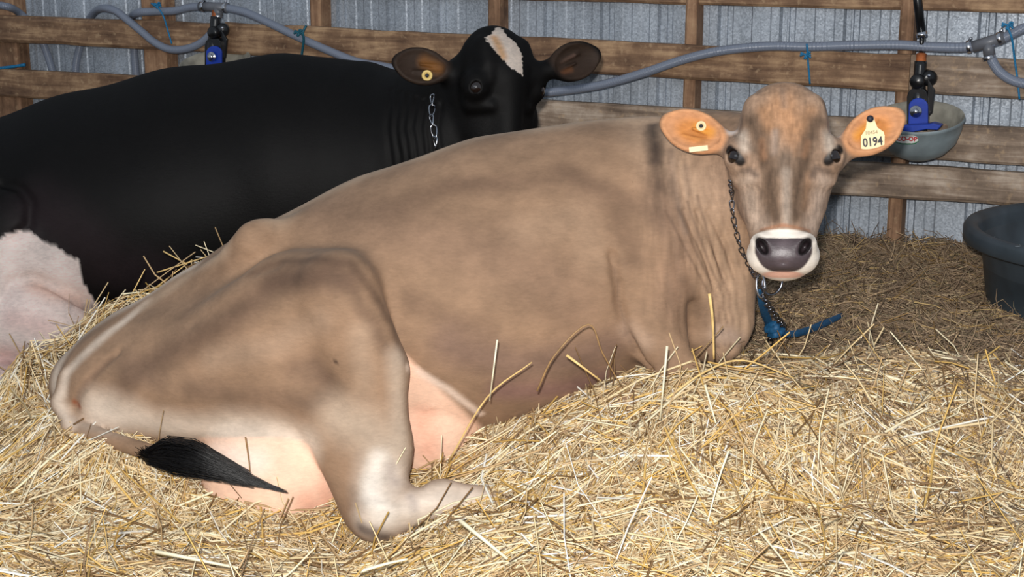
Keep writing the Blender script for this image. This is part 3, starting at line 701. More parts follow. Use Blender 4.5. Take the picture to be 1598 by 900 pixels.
    wm = np.clip((1.0-sup(.092, .060, -.232))/.07, 0, 1)*fr; s.col += (np.array(WH[:3])-s.col)*wm[:, None]
    h([(-.05, .0, -.168), (0, .0, -.164), (.05, .0, -.168)], .010, srgb(170, 116, 86), .5)
    lp = np.clip((1.0-sup(.056, .0085, -.2765, 2))/.3, 0, 1)*fr; s.col += (np.array(srgb(204, 146, 122)[:3])-s.col)*.8*lp[:, None]
    zc = -.229; pdm = (np.abs(lx/(.067-.45*np.clip(zc-lz, 0, .05)))**3.6+np.abs((lz-zc)/np.where(lz > zc, .033+.08*np.abs(lx), .043))**3.6)**(1/3.6)
    pm = np.clip((1.0-pdm)/.06, 0, 1)*(ly < .07); s.col += (np.array(srgb(74, 64, 67)[:3])-s.col)*pm[:, None]; s.gl = np.maximum(s.gl, pm*.9)
    nd = .5+.5*np.sin(lx*900+5*np.sin(lz*300))*np.sin(lz*850+4*np.sin(lx*280)); s.col *= (1-.18*pm*nd)[:, None]
    h([(0, 0, -.215), (0, 0, -.24)], .03, srgb(102, 90, 94), .6, .9)
    for sx in (-1, 1): h([(sx*.050, .0, -.208), (sx*.052, .015, -.216)], .019, srgb(30, 23, 26), 1, .45); h([(sx*.056, .010, -.200), (sx*.050, .012, -.212), (sx*.044, .012, -.226)], .017, srgb(30, 23, 25), 1, .4)
    for sx, (c, ax, rad, th) in zip((-1, 1), ears):
        c = np.array(c); ax = unit(ax); q_ = loc-c; la = q_@ax; lb_ = q_@unit(np.cross([0, -1, 0], ax)); dd = np.sqrt((la/rad[0])**2+(lb_/rad[1])**2)
        cup = (s.N@(R@np.array([0, -1, 0.0])) > -.15)*(np.abs(ly-c[1]) < .06)
        inner = np.clip((1.12-dd)*6, 0, 1)*cup
        s.col += (np.array(srgb(192, 138, 98)[:3])-s.col)*inner[:, None]
        deep = np.clip((.72-dd)*3, 0, 1)*cup*.85; s.col += (np.array(srgb(186, 120, 58)[:3])-s.col)*deep[:, None]
        m3 = inner; s.mottle((40, 40, 90), .14, inner, loc, 3, 9.0)
        pa([T(c-ax*.045+np.array([0, 0, .012])), T(c-ax*.01+np.array([0, 0, .014]))], .022, srgb(212, 142, 50), .8, 1, m3)
        pa([T(c-ax*.055+np.array([0, 0, -.012])), T(c-ax*.02+np.array([0, .0, -.018]))], .010, srgb(120, 70, 34), .8, 1, m3)
        pa([T(c-ax*.03+np.array([0, 0, -.002])), T(c+ax*.03+np.array([0, .0, .004]))], .009, srgb(150, 92, 50), .6, 1, m3)
        pa([T(c-ax*.078), T(c-ax*.088+np.array([0, 0, -.02])), T(c-ax*.088+np.array([0, 0, .02]))], .022, srgb(214, 200, 192), .8)
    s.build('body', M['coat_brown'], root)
    eye_balls(T, R, sc, root, None)
    # tail switch: black hair strands lying on the straw
    mb = MB(); rs = np.random.RandomState(3)
    base = P(228, 706, 3.44)
    ctr = [P(226, 712, 3.44), P(262, 708, 3.42), P(305, 716, 3.40), P(350, 732, 3.39), P(400, 752, 3.385), P(450, 768, 3.38)]
    envs = [.45, 1.35, 1.45, .95, .5, .10]
    for i in range(900):
        fuzz = i < 160
        dz = np.clip(rs.randn(3), -1.7, 1.7)*np.array([.004, .010, .0165]); ln = rs.uniform(.45, 1.0)
        if abs(dz[2]) > .02: ln = min(ln, .75)
        pts = []; ph = rs.uniform(0, 6); t0 = abs(rs.randn())*.35
        for q in range(7):
            t = max(0.0, t0+q/6*ln*(5-t0)); j = min(int(t), 4); f_ = t-j; p = ctr[j]*(1-f_)+ctr[j+1]*f_
            env = envs[j]*(1-f_)+envs[j+1]*f_
            pts.append(p+dz*env+np.array([0, 0, .002*math.sin(t*3+ph)]))
        if fuzz:
            a = rs.uniform(.2, 2.9); L_ = rs.uniform(.012, .024); p0 = ctr[0]+(ctr[2]-ctr[0])*rs.uniform(0, 1.0)+np.array([0, -.008, .018]); p0 = ctr[0]+(ctr[1]-ctr[0])*rs.uniform(0, 1.2)**2+rs.randn(3)*.006; pts = [p0+np.array([-abs(math.cos(a))*L_*.8, -.012, math.sin(a)*L_*1.3])*k_ + rs.randn(3)*.001 for k_ in (0, .5, 1)]
        V_, F_, U_ = tube(pts, list(np.linspace(.0011, .0004, len(pts))), 3, caps=False); mb.add(V_, F_, U_)
    o = mb.build('tail_switch', M['hair_black'], root); o['kind'] = 'stuff'
    mb = MB(); V_, F_, U_ = tube(catmull([P(226, 708, 3.45), P(262, 712, 3.425), P(320, 726, 3.40), P(390, 752, 3.39)], 6), [.008]+list(np.linspace(.020, .006, 18)), 8); mb.add(V_, F_, U_)
    mb.build('tail_tip', M['hair_black'], root)
    return root, T, R, s
# ---- ear tags
def button(name, c, n, r, m1, m2, parent):
    g = mesh_obj
    mb = MB(); V, Fc, U = lathe([(0.0001, .004), (r*.55, .004), (r*.6, .006), (r*.95, .0055), (r, .002), (r, -.001), (0.0001, -.001)], c, n, 28); mb.add(V, Fc, U)
    o = mb.build(name, m1, parent)
    mb = MB(); V, Fc, U = lathe([(0.0001, .009), (r*.3, .009), (r*.38, .006), (r*.38, .003)], c, n, 16); mb.add(V, Fc, U)
    k = mb.build('pin', m2, o); return o
def text_mesh(txt, size, ext, xs=1.0, bold=0.0):
    cu = bpy.data.curves.new('t', 'FONT'); cu.body = txt; cu.size = size; cu.align_x = 'CENTER'; cu.align_y = 'CENTER'; cu.extrude = ext; cu.offset = bold; cu.resolution_u = 3
    ob = bpy.data.objects.new('t', cu); C.objects.link(ob); dg = bpy.context.evaluated_depsgraph_get(); me = bpy.data.meshes.new_from_object(ob.evaluated_get(dg))
    V = np.array([tuple(v.co) for v in me.vertices]); V[:, 0] *= xs; Fc = [tuple(p.vertices) for p in me.polygons]
    bpy.data.objects.remove(ob); bpy.data.curves.remove(cu); bpy.data.meshes.remove(me); return V, Fc
def put_text(name, txt, size, xs, c, ex, ez, n, m, parent, bold=0.0, ext=.0004, bend=None):
    V, Fc = text_mesh(txt, size, ext, xs, bold)
    if bend: Wv = bend(V)
    else: Wv = np.asarray(c)+V[:, [0]]*ex+V[:, [1]]*ez+V[:, [2]]*n
    return mesh_obj(name, Wv, Fc, m, parent)
brown, BT, BR, BS = brown_cow()
def tags_brown():
    nrm = BR@np.array([0, -1, 0.0])
    def deep(px, py): return BS.hit(px, py)
    c = deep(1094, 197); n = unit(np.array([0, 0, CAM_Z])-c)
    button('ear_button', c+n*.006, n, .0125, M['tag'], M['ink'], brown)['label'] = 'round cream ear button'
    # numbered tag
    c0 = deep(1357, 192)+n*.017; ex = unit(BR@np.array([1, 0, .05])); ez = unit(np.cross(n, ex)*1.0); ez = ez if ez[2] > 0 else -ez
    ex = unit(ex+ez*0.06); ez = unit(np.cross(n, ex)) ; ez = ez if ez[2] > 0 else -ez
    mid = P(1354, 212, 3.52)
    q = .00148
    out = [(-18, -24), (18, -20), (20, -2), (19, 4), (10, 12), (6, 27), (2, 31), (-2, 31), (-5, 26), (-8, 12), (-16, 2), (-17, -4)]
    ctr = c0 - ez*.030
    V = [ctr+ex*x*q+ez*y*q for x, y in out]+[ctr+ex*x*q+ez*y*q-n*.0016 for x, y in out]; m = len(out)
    Fc = [tuple(range(m)), tuple(range(m, 2*m))[::-1]]+[(i, i+m, (i+1) % m+m, (i+1) % m) for i in range(m)]
    tg = mesh_obj('ear_tag', V, Fc, M['tag'], brown); tg['label'] = 'cream number tag reading 0194'
    put_text('tag_number', '0194', .0285, .80, ctr-ez*.0135*1.1+n*.0006+ex*.001, ex, ez, n, M['ink'], tg, .0007)
    put_text('tag_print', '10454', .0125, .95, ctr+ez*.0075+n*.0006, ex, ez, n, M['ink_faint'], tg)
    mb = MB(); V, Fc, U = lathe([(0.0001, .008), (.006, .008), (.0082, .005), (.0082, 0)], ctr+ez*.040, n, 14); mb.add(V, Fc, U); mb.build('pin', M['ink'], tg)
    # the back half of the left tag showing under the ear
    c1 = P(1090, 232, 3.60); V, Fc, _ = boxf(c1, ex*.022, n*.001, ez*.006); mesh_obj('ear_tag', V, Fc, M['tag'], brown)
tags_brown()

# ================================================================== black cow
def black_cow():
    root = thing('cow', 'black cow with a white blaze and white udder, lying behind the brown cow', 'cow', (-1.0, 5.0, 0.4))
    b = Blob(); YC = 5.0
    b.chain([(P(-420, 430, YC), .26), (P(-200, 410, YC), .34), (P(0, 375, YC), .37), (P(150, 334, YC), .385), (P(300, 300, YC), .392), (P(450, 277, YC), .385), (P(560, 276, YC), .355), (P(610, 284, 4.96), .30)], .08)
    b.ell(P(230, 330, 4.93), (.5, .38, .33), None, .1)
    b.cone(P(-150, 300, 4.85), P(-40, 380, 4.72), .2, .2, .1)
    b.cone(P(-60, 350, 4.70), P(20, 350, 4.66), .14, .10, .05)
    b.cone(P(20, 360, 4.66), P(-60, 560, 4.5), .11, .08, .05)
    b.ell(P(60, 400, 4.70), (.17, .14, .14), None, .07)
    b.ell(P(35, 510, 4.58), (.21, .15, .15), None, .025)
    b.ell(P(15, 590, 4.46), (.13, .10, .065), None, .015)
    b.ell(P(560, 330, 4.88), (.22, .22, .30), None, .09)
    b.chain([(P(600, 250, 4.92), .28), (P(680, 225, 4.85), .225), (P(760, 190, 4.80), .16)], .07)
    b.cone(P(680, 260, 4.85), P(760, 250, 4.78), .19, .13, .06)
    _, R0 = frame(800, 132, 4.60, math.radians(24), math.radians(-6), math.radians(9)); O, R = frame(806, 137, 4.60, math.radians(36), math.radians(-6), math.radians(3)); sc = 1.04
    mv = lambda v: tuple(R.T@R0@np.array(v, float))
    ears = ((mv((-.238, .155, .034)), mv((-1, .25, .06)), (.080, .056), 0), (mv((.198, .05, .108)), mv((1, .02, .46)), (.086, .058), 0))
    T = head_ops(b, O, R, sc, ears)
    flo_ = O+np.array([-.42, -.22, -.30]); fhi = O+np.array([.36, .26, .26])
    V, Q = build_body(b, (-3.2, 4.35, 0.12), (0.40, 5.5, 1.36), .0088, flo_, fhi, .0044)
    s = Skin(V, Q, srgb(15, 13, 13)); BKc = srgb(15, 13, 13)
    s.push([(0, 285), (30, 292), (46, 315), (44, 350), (20, 372)], .02, -.016)
    s.push([(0, 470), (20, 440), (50, 430), (100, 460), (150, 490)], .02, -.010)
    for k in range(7): s.push([(610+k*13, 140+k*4), (604+k*13, 200), (612+k*13, 260)], .012, -.005)
    s.upd(); pa = s.paint; L = lambda x, y, z: T((x, y, z))
    pa([(60, 330), (120, 370), (180, 420), (240, 430)], .16, srgb(58, 46, 50), .55)
    # ragged white patch
    jag = 5*np.sin(s.px*.16)+3*np.sin(s.px*.37+s.py*.2)+1.5*np.sin(s.px*.8)
    edge = np.interp(s.px, [-200, 0, 30, 45, 115, 122, 128, 160, 175], [380, 372, 358, 362, 402, 404, 440, 484, 520])
    m = (s.py+jag*.35 > edge) & (s.V[:, 1] < 5.0) & (s.px < 175); m = np.clip((s.py+jag*.35-edge)/4+.5, 0, 1)*(s.V[:, 1] < 5.0)*(s.px < 175)
    s.col += (np.array(srgb(255, 240, 234)[:3])-s.col)*m[:, None]
    pa([(60, 450), (120, 470)], .07, srgb(244, 212, 196), .7, 1, m); pa([(10, 560), (60, 590)], .08, srgb(226, 178, 170), .7, 1, m); pa([(20, 500), (70, 510)], .06, srgb(236, 200, 194), .5, 1, m)
    # blaze
    loc = (s.V-O)@R/sc
    poly = [(764, 55), (776, 42), (783, 44), (790, 55), (806, 68), (815, 85), (816, 118), (795, 104), (775, 82), (760, 64), (757, 58)]
    ins = np.zeros(len(s.V), bool); jx = s.px+.7*np.sin(s.py*.9)+.4*np.sin(s.px*1.1+s.py); jy = s.py+.6*np.sin(s.px*.8)
    for (x0, y0), (x1, y1) in zip(poly, poly[1:]+poly[:1]):
        c_ = ((y0 > jy) != (y1 > jy)); ins ^= c_ & (jx < (x1-x0)*(jy-y0)/((y1-y0) if y1 != y0 else 1e-9)+x0)
    ins &= s.face & (np.linalg.norm(s.V-O, axis=1) < .34)
    s.col[ins] = np.array(srgb(242, 228, 216)[:3])
    pa([(772, 60), (786, 88)], .024, srgb(228, 180, 128), .85, 1, ins.astype(float))
    front = loc
    for sx, (c, ax, rad, th) in zip((-1, 1), ears):
        c = np.array(c); ax = unit(ax); dd = np.linalg.norm((front-c)/np.array([.095, .09, .062]), axis=1)
        inner = np.clip((1.0-dd)*5, 0, 1)*(s.N@(R@np.array([0, -1, 0.0])) > 0.1)
        s.col += (np.array(srgb(72, 56, 46)[:3])-s.col)*inner[:, None]
        if sx < 0: pa([T(c-ax*.05), T(c-ax*.01+np.array([0, 0, .015]))], .035, srgb(170, 112, 52), .8, 1, inner)
        else:
            pa([T(c-ax*.05+np.array([0, 0, .012])), T(c+np.array([0, 0, .018]))], .010, srgb(150, 118, 104), .8, 1, inner)
            pa([T(c-ax*.05+np.array([0, 0, -.02])), T(c-ax*.01+np.array([0, 0, -.02]))], .016, srgb(140, 92, 62), .8, 1, inner)
        s.build('body', M['coat_black'], root)
    eye_balls(T, R, sc, root, None)
    c = s.hit(667, 117); n = unit(np.array([0, 0, CAM_Z])-c)
    button('ear_button', c+n*.006, n, .0165, M['tag_y'], M['ink'], root)['label'] = 'round yellow ear button'
    return root, T, R, s
black, KT, KR, KS = black_cow()
# ================================================================== bedding floor and straw
def ground():
    xs = np.arange(-5.5, 4.6, .05); ys = np.arange(1.0, 9.6, .05); X, Y = np.meshgrid(xs, ys, indexing='ij'); Z = ground_z(X, Y)-.012
    V = np.stack([X.ravel(), Y.ravel(), Z.ravel()], 1); n, m = X.shape; I = np.arange(n*m).reshape(n, m)
    Q = np.stack([I[:-1, :-1].ravel(), I[1:, :-1].ravel(), I[1:, 1:].ravel(), I[:-1, 1:].ravel()], 1)
    keep = (V[Q].mean(1)@WN) < WD+.03
    tag(mesh_obj('floor', V, Q[keep], M['ground'], None, True), kind='structure')
ground()
def strands(name, label, cat, n, samp, length, rad, palette, m, lift=(0, .035), pitch=.10, curl=.1, rings=3, seed=5, wild=.04):
    g = np.random.default_rng(seed); c = samp(g, n); n = len(c)
    th = g.uniform(0, np.pi*2, n); L = g.uniform(length[0], length[1], n)*g.uniform(.6, 1, n); r = g.uniform(rad[0], rad[1], n)
    pt = g.normal(0, pitch, n); wd = g.random(n) < wild; pt[wd] = g.uniform(.25, 1.25, wd.sum())
    d = np.stack([np.cos(th)*np.cos(pt), np.sin(th)*np.cos(pt)], 1); lz = g.uniform(lift[0], lift[1], n)**1.0
    perp = np.stack([-np.sin(th), np.cos(th)], 1); cu = g.normal(0, curl, n)*L; kink = g.normal(0, curl*.7, n)*L
    ts = np.linspace(-.5, .5, rings); pts = []
    g0 = ground_z(c[:, 0], c[:, 1])
    for t in ts:
        xy = c+d*(L*t)[:, None]+perp*(cu*(4*t*t-.5))[:, None]
        zz = np.where(wd, g0+lz+np.sin(pt)*L*(t+.45), ground_z(xy[:, 0], xy[:, 1])+lz+np.sin(pt)*L*t) + kink*(0.5-4*t*t*.5)*.5
        pts.append(np.concatenate([xy, zz[:, None]], 1))
    pts = np.stack(pts, 1)                                                      # n, rings, 3
    tan = pts[:, -1]-pts[:, 0]; tan /= np.linalg.norm(tan, axis=1)[:, None]
    a = np.cross(tan, np.tile([0, 0, 1.0], (n, 1))); a /= np.linalg.norm(a, axis=1)[:, None]; b = np.cross(tan, a)
    roll = g.uniform(0, np.pi, n); V = np.empty((n, rings, 3, 3))
    for k in range(3):
        an = roll+k*2*np.pi/3; of = a*(np.cos(an)*r)[:, None]+b*(np.sin(an)*r)[:, None]
        V[:, :, k] = pts+of[:, None, :]
    V = V.reshape(-1, 3); base = (np.arange(n)*rings*3)[:, None]; fs = []
    for i in range(rings-1):
        for k in range(3):
            k2 = (k+1) % 3; fs.append(np.concatenate([base+i*3+k, base+i*3+k2, base+(i+1)*3+k2, base+(i+1)*3+k], 1))
    o = mesh_obj(name, V, np.concatenate(fs), m); pal = np.array([p[1][:3] for p in palette]); pr = np.array([p[0] for p in palette], float); pr /= pr.sum()
    col = pal[g.choice(len(pal), n, p=pr)]*g.uniform(.8, 1.15, n)[:, None]
    col = np.repeat(col, rings*3, 0); at = o.data.attributes.new('coat', 'FLOAT_COLOR', 'POINT')
    at.data.foreach_set('color', np.concatenate([np.clip(col, 0, 1), np.ones((len(col), 1))], 1).astype(np.float32).ravel())
    return tag(o, label, cat, None, 'stuff')
def in_view(c, pad=.45): return (abs(c[:, 0]) < .34*c[:, 1]+pad) & ((c@WN[:2]) < WD-.03)
def samp_front(g, n):
    c = np.stack([g.uniform(-1.9, 2.0, n*2), g.uniform(2.55, 4.0, n*2)], 1); k = in_view(c)
    edge = 3.78+.05*np.sin(c[:, 0]*9)+.03*np.sin(c[:, 0]*23)+g.normal(0, .03, len(c)); k &= (c[:, 1] < edge) | (c[:, 0] < .2)
    return c[k][:n]
def samp_left(g, n):
    c = np.stack([g.uniform(-2.1, -.3, n*2), g.uniform(3.9, 4.75, n*2)], 1); return c[in_view(c)][:n]
def samp_back(g, n):
    c = np.stack([g.uniform(.2, 2.6, n*2), g.uniform(3.68, 5.9, n*2)], 1); return c[in_view(c)][:n]
PALG = [(4, srgb(246, 230, 194)), (4, srgb(232, 206, 160)), (2.2, srgb(218, 178, 102)), (2.2, srgb(196, 164, 120)), (1.5, srgb(128, 98, 64)), (.9, srgb(255, 250, 238))]
PALC = [(3, srgb(226, 202, 162)), (3, srgb(204, 174, 130)), (2, srgb(164, 130, 92)), (1, srgb(242, 226, 196))]
PALH = [(3, srgb(162, 138, 112)), (4, srgb(138, 114, 90)), (2, srgb(186, 158, 124)), (1.3, srgb(98, 80, 62)), (1, srgb(134, 120, 92)), (.6, srgb(218, 192, 152))]
def samp_dull(g, n):
    c = samp_front(g, n*3); k = g.random(len(c)) < np.clip((c[:, 0]-.55)*.55+(c[:, 1]-3.2)*.5, .03, .9); return c[k][:n]
strands('straw_bedding', 'loose golden straw bedding heaped around the cows in the foreground', 'straw', 46000, samp_front, (.06, .25), (.0011, .0024), PALG, M['straw'], (-.005, .045), .08, .08, 3, 5, .014)
strands('straw_chaff', 'short broken chaff lying between the golden straw in the foreground', 'straw', 46000, samp_front, (.015, .07), (.0009, .0022), PALC, M['straw'], (.0, .045), .30, .15, 3, 25, .0)
strands('straw_bedding', 'golden straw ridge behind the brown cow\'s rump', 'straw', 9000, samp_left, (.06, .23), (.0011, .0024), PALG, M['straw'], (-.005, .05), .18, .08, 3, 6, .05)
strands('straw_stems', 'broad pale stems scattered over the golden bedding', 'straw', 1300, samp_front, (.12, .36), (.0022, .0034), PALG, M['straw'], (.025, .055), .08, .05, 3, 15, .02)
strands('dull_straw', 'dull brown straw mixed into the golden bedding at the right, darkening it for flash falloff', 'straw', 12000, samp_dull, (.04, .16), (.0008, .0018), PALH, M['hay'], (.025, .052), .12, .12, 3, 35, .01)  # old hay mixed in; also puts the flash falloff into the straw colour
strands('old_hay', 'dull brown trampled hay between the brown cow and the steel wall', 'hay', 60000, samp_back, (.03, .13), (.0007, .0016), PALH, M['hay'], (-.004, .04), .24, .22, 4, 8, .05)
strands('hay_stems', 'scattered paler stems lying on the old hay', 'hay', 900, samp_back, (.06, .2), (.001, .002), [(1, srgb(204, 172, 116)), (1, srgb(154, 122, 76))], M['hay'], (.02, .05), .14, .1, 3, 9, .04)
# single stalks that stand out of the bedding
def stalk(label, pp, r, col, flat=1.0):
    pts = catmull([P(*p) for p in pp], 5) if len(pp) > 2 else [P(*pp[0]), P(*pp[1])]
    V, Fc, U = tube(pts, list(np.linspace(r, r*.6, len(pts))), 6); V = np.array(V)
    o = mesh_obj('straw_stalk', V, Fc, col, None, True); return tag(o, label, 'straw stalk', 'single stalks standing out of the bedding')
SG = mat_simple('stalk_gold', srgb(222, 188, 124), 0.4, noise=.15, scale=40); SP_ = mat_simple('stalk_pale', srgb(244, 232, 200), 0.4, noise=.08, scale=40); SB = mat_simple('stalk_brown', srgb(150, 116, 74), 0.5, noise=.15, scale=40)
stalk('upright broad golden stalk in front of the brisket', [(1107, 458, 3.42), (1112, 500, 3.42), (1114, 560, 3.44)], .0042, SG)
stalk('thin pale upright stalk before the belly', [(776, 530, 3.32), (764, 625, 3.34)], .0022, SP_)
stalk('white upright stalk under the folded foreleg', [(1041, 540, 3.30), (1030, 655, 3.30)], .0030, SP_)
stalk('bent brown stalk arching to a peak over the belly', [(838, 610, 3.36), (865, 555, 3.36), (918, 506, 3.38), (940, 550, 3.38), (968, 600, 3.40)], .0024, SB)
stalk('long thin white stalk slanting down at lower right', [(1137, 703, 3.15), (1118, 760, 3.12), (1086, 890, 3.05)], .0028, SP_)
stalk('thick white stalk lying below the hock at lower centre', [(718, 812, 3.02), (792, 872, 2.96)], .0052, SP_)
stalk('thick white stalk lying at lower left', [(242, 860, 2.98), (372, 886, 2.96)], .0046, SP_)
stalk('pale stalk at the bottom edge left of centre', [(560, 892, 2.93), (600, 880, 2.94), (636, 872, 2.95)], .0040, SP_)
stalk('pale slanting stalk leaning on the lower belly', [(884, 554, 3.36), (938, 594, 3.36)], .0034, SG)
stalk('short white stalk standing in the hay heap', [(1100, 600, 3.32), (1117, 660, 3.28)], .0032, SP_)
stalk('curved golden stalk before the brisket', [(1040, 622, 3.4), (1100, 580, 3.42), (1160, 562, 3.45), (1240, 590, 3.45)], .0030, SG)
stalk('thin brown twig bent against the rear udder', [(383, 682, 3.36), (388, 715, 3.36), (390, 735, 3.36)], .0022, SB)
stalk('pale stalk across the front udder edge', [(700, 720, 3.42), (760, 620, 3.38), (830, 565, 3.36)], .0026, SG)
for lb, a, b_ in (('golden stalk rising highest from the ridge by the rump', (200, 470, 4.3), (226, 420, 4.3)), ('stalk leaning right over the ridge by the rump', (215, 470, 4.3), (300, 405, 4.32)), ('thin stalk crossing the ridge near the hip', (245, 425, 4.3), (330, 398, 4.3)), ('short stalk standing left on the ridge', (255, 392, 4.32), (292, 412, 4.3))):
    stalk(lb, [a, b_], .0024, SG)

# ================================================================== hoses on the wall
def hose(label, pp, r=.0165, off=.155, n=10):
    pts = catmull([PW(p[0], p[1], p[2] if len(p) > 2 else off) for p in pp], n)
    V, Fc, U = tube(pts, r, 14); o = mesh_obj('hose', V, Fc, M['hose'], None, True, U); return tag(o, label, 'hose')
hose('long grey ribbed hose running from the left tee behind the black cow', [(352, 12), (385, 20), (420, 36), (470, 60), (520, 82), (560, 97), (600, 104), (660, 118, .17), (740, 138, .18), (820, 146, .17), (866, 143), (920, 136), (960, 127), (1010, 112), (1060, 95), (1110, 82), (1160, 75), (1210, 72), (1260, 73), (1330, 71), (1400, 70), (1450, 73), (1500, 74), (1528, 71)])
hose('grey hose rising from the right tee off the frame', [(1540, 69), (1565, 60), (1598, 44), (1660, 20)])
hose('grey hose branch hanging below the right tee', [(1543, 80), (1550, 98), (1562, 114), (1585, 127), (1620, 133), (1680, 134)])
hose('grey hose running left from the left tee along the rail top', [(330, 10), (300, 11), (270, 17), (240, 18), (215, 20), (205, 30, .06), (208, 60, .03), (211, 100, .03), (216, 150, .03)])
hose('drooping grey hose loop hanging from the left tee over the rail', [(341, 20), (336, 38), (326, 56), (308, 70), (285, 77), (262, 76), (240, 65), (222, 50), (200, 32), (180, 17), (160, 13, .14), (145, 22, .05), (132, 45, .02), (124, 75, .02), (118, 110, .02), (122, 160, .02)])
hose('grey hose at the far left passing behind the rail', [(-60, 14), (-20, 8), (10, 10), (30, 20, .06), (52, 42, .02), (68, 70, .02), (80, 105, .02), (88, 140, .02), (92, 175, .02)])
def fitting(label, pp, r=.0195, off=.155, clamps=()):
    c = PW(pp[0][0][0], pp[0][0][1], off); t = thing('tee_fitting', label, 'pipe fitting', c)
    for seg in pp:
        V, Fc, U = tube([PW(p[0], p[1], off) for p in seg], r, 14); MB().add(V, Fc, U).build('socket', M['hose_fit'], t)
    for (a, b_) in clamps:
        A = PW(*a, off); B = PW(*b_, off); d = unit(B-A); V, Fc, U = lathe([(r*1.1, -.006), (r*1.13, -.005), (r*1.13, .005), (r*1.1, .006)], A, d, 18); 
        o = MB().add(V, Fc, U).build('clamp', M['steel'], t)
        V, Fc, U = lathe([(.0001, 0), (.005, 0), (.005, .014), (.0001, .014)], A+np.array([0, 0, r*1.0]), (.3, -.4, .8), 8); MB().add(V, Fc, U).build('clamp_screw', M['steel'], o)
fitting('grey plastic tee joining three hoses at upper left', [[(312, 10), (356, 12)], [(340, 12), (341, 26)]], clamps=(((318, 10), (350, 12)), ((352, 12), (360, 13)), ((340, 26), (341, 34))))
fitting('grey plastic tee joining three hoses at upper right', [[(1518, 73), (1568, 58)], [(1542, 68), (1544, 86)]], clamps=(((1512, 73), (1530, 70)), ((1560, 60), (1570, 57)), ((1543, 90), (1546, 98))))
def tie(label, pp, off=.18, m=None, r=.0035, knot=None):
    m = m or M['twine']; c = PW(pp[0][0], pp[0][1], off); t = thing('twine_tie', label, 'twine', c)
    V, Fc, U = tube(catmull([PW(p[0], p[1], p[2] if len(p) > 2 else off) for p in pp], 5), r, 7); MB().add(V, Fc, U).build('strand', m, t)
    if knot:
        k = PW(*knot, off+.004); e = WA; 
        for a in range(3):
            V, Fc, U = tube(catmull([k+WA*x*.011+np.array([0, 0, z*.011])-WN*.003*a for x, z in ((-1.6, .9-a*.5), (-.3, .5), (.5, -.2*a), (-.2, -.8), (.8, .2+a*.5), (1.7, .8*a-.6))], 4), r*.9, 6); MB().add(V, Fc, U).build('knot', m, t)
tie('blue twine tied over the hose beside the left tee', [(236, 5, .19), (248, 14, .19), (256, 28, .19), (262, 48), (268, 68)], knot=(246, 9))
tie('teal twine knotted round the hose above the black cow\'s back', [(478, 40), (473, 50, .19), (474, 62, .18), (472, 78, .16), (470, 92, .15)], m=M['twine_green'], r=.005, knot=(466, 52))
tie('blue twine hanging from the hose above the brown cow\'s poll', [(1259, 68, .19), (1260, 80, .185), (1261, 95, .165), (1264, 131, .15)], knot=(1257, 87))
tie('blue twine hanging at the far right tee', [(1572, 42, .19), (1579, 60, .185), (1583, 90, .16), (1588, 125, .15), (1591, 155, .15)], knot=(1572, 41))
tie('dark blue strap end nailed to the far left post', [(-20, 108, .12), (2, 106, .12), (20, 104, .12), (39, 101, .12)], r=.007)
# upright pipe at right
V, Fc, U = tube([PW(1430, -60, .17), PW(1432, 0, .17), PW(1438, 52, .17)], .015, 14); pip = thing('water_pipe', 'black upright water pipe above the grey bowl on the right', 'pipe', PW(1438, 52, .17))
MB().add(V, Fc, U).build('pipe', M['black_paint'], pip); V, Fc, U = tube([PW(1438, 50, .17), PW(1439, 58, .17)], .019, 14); MB().add(V, Fc, U).build('clamp', M['steel'], pip)
V, Fc, U = tube([PW(1439, 58, .17), PW(1438, 72, .16), PW(1438, 90, .15)], .008, 12); MB().add(V, Fc, U).build('nipple', M['black_paint'], pip)

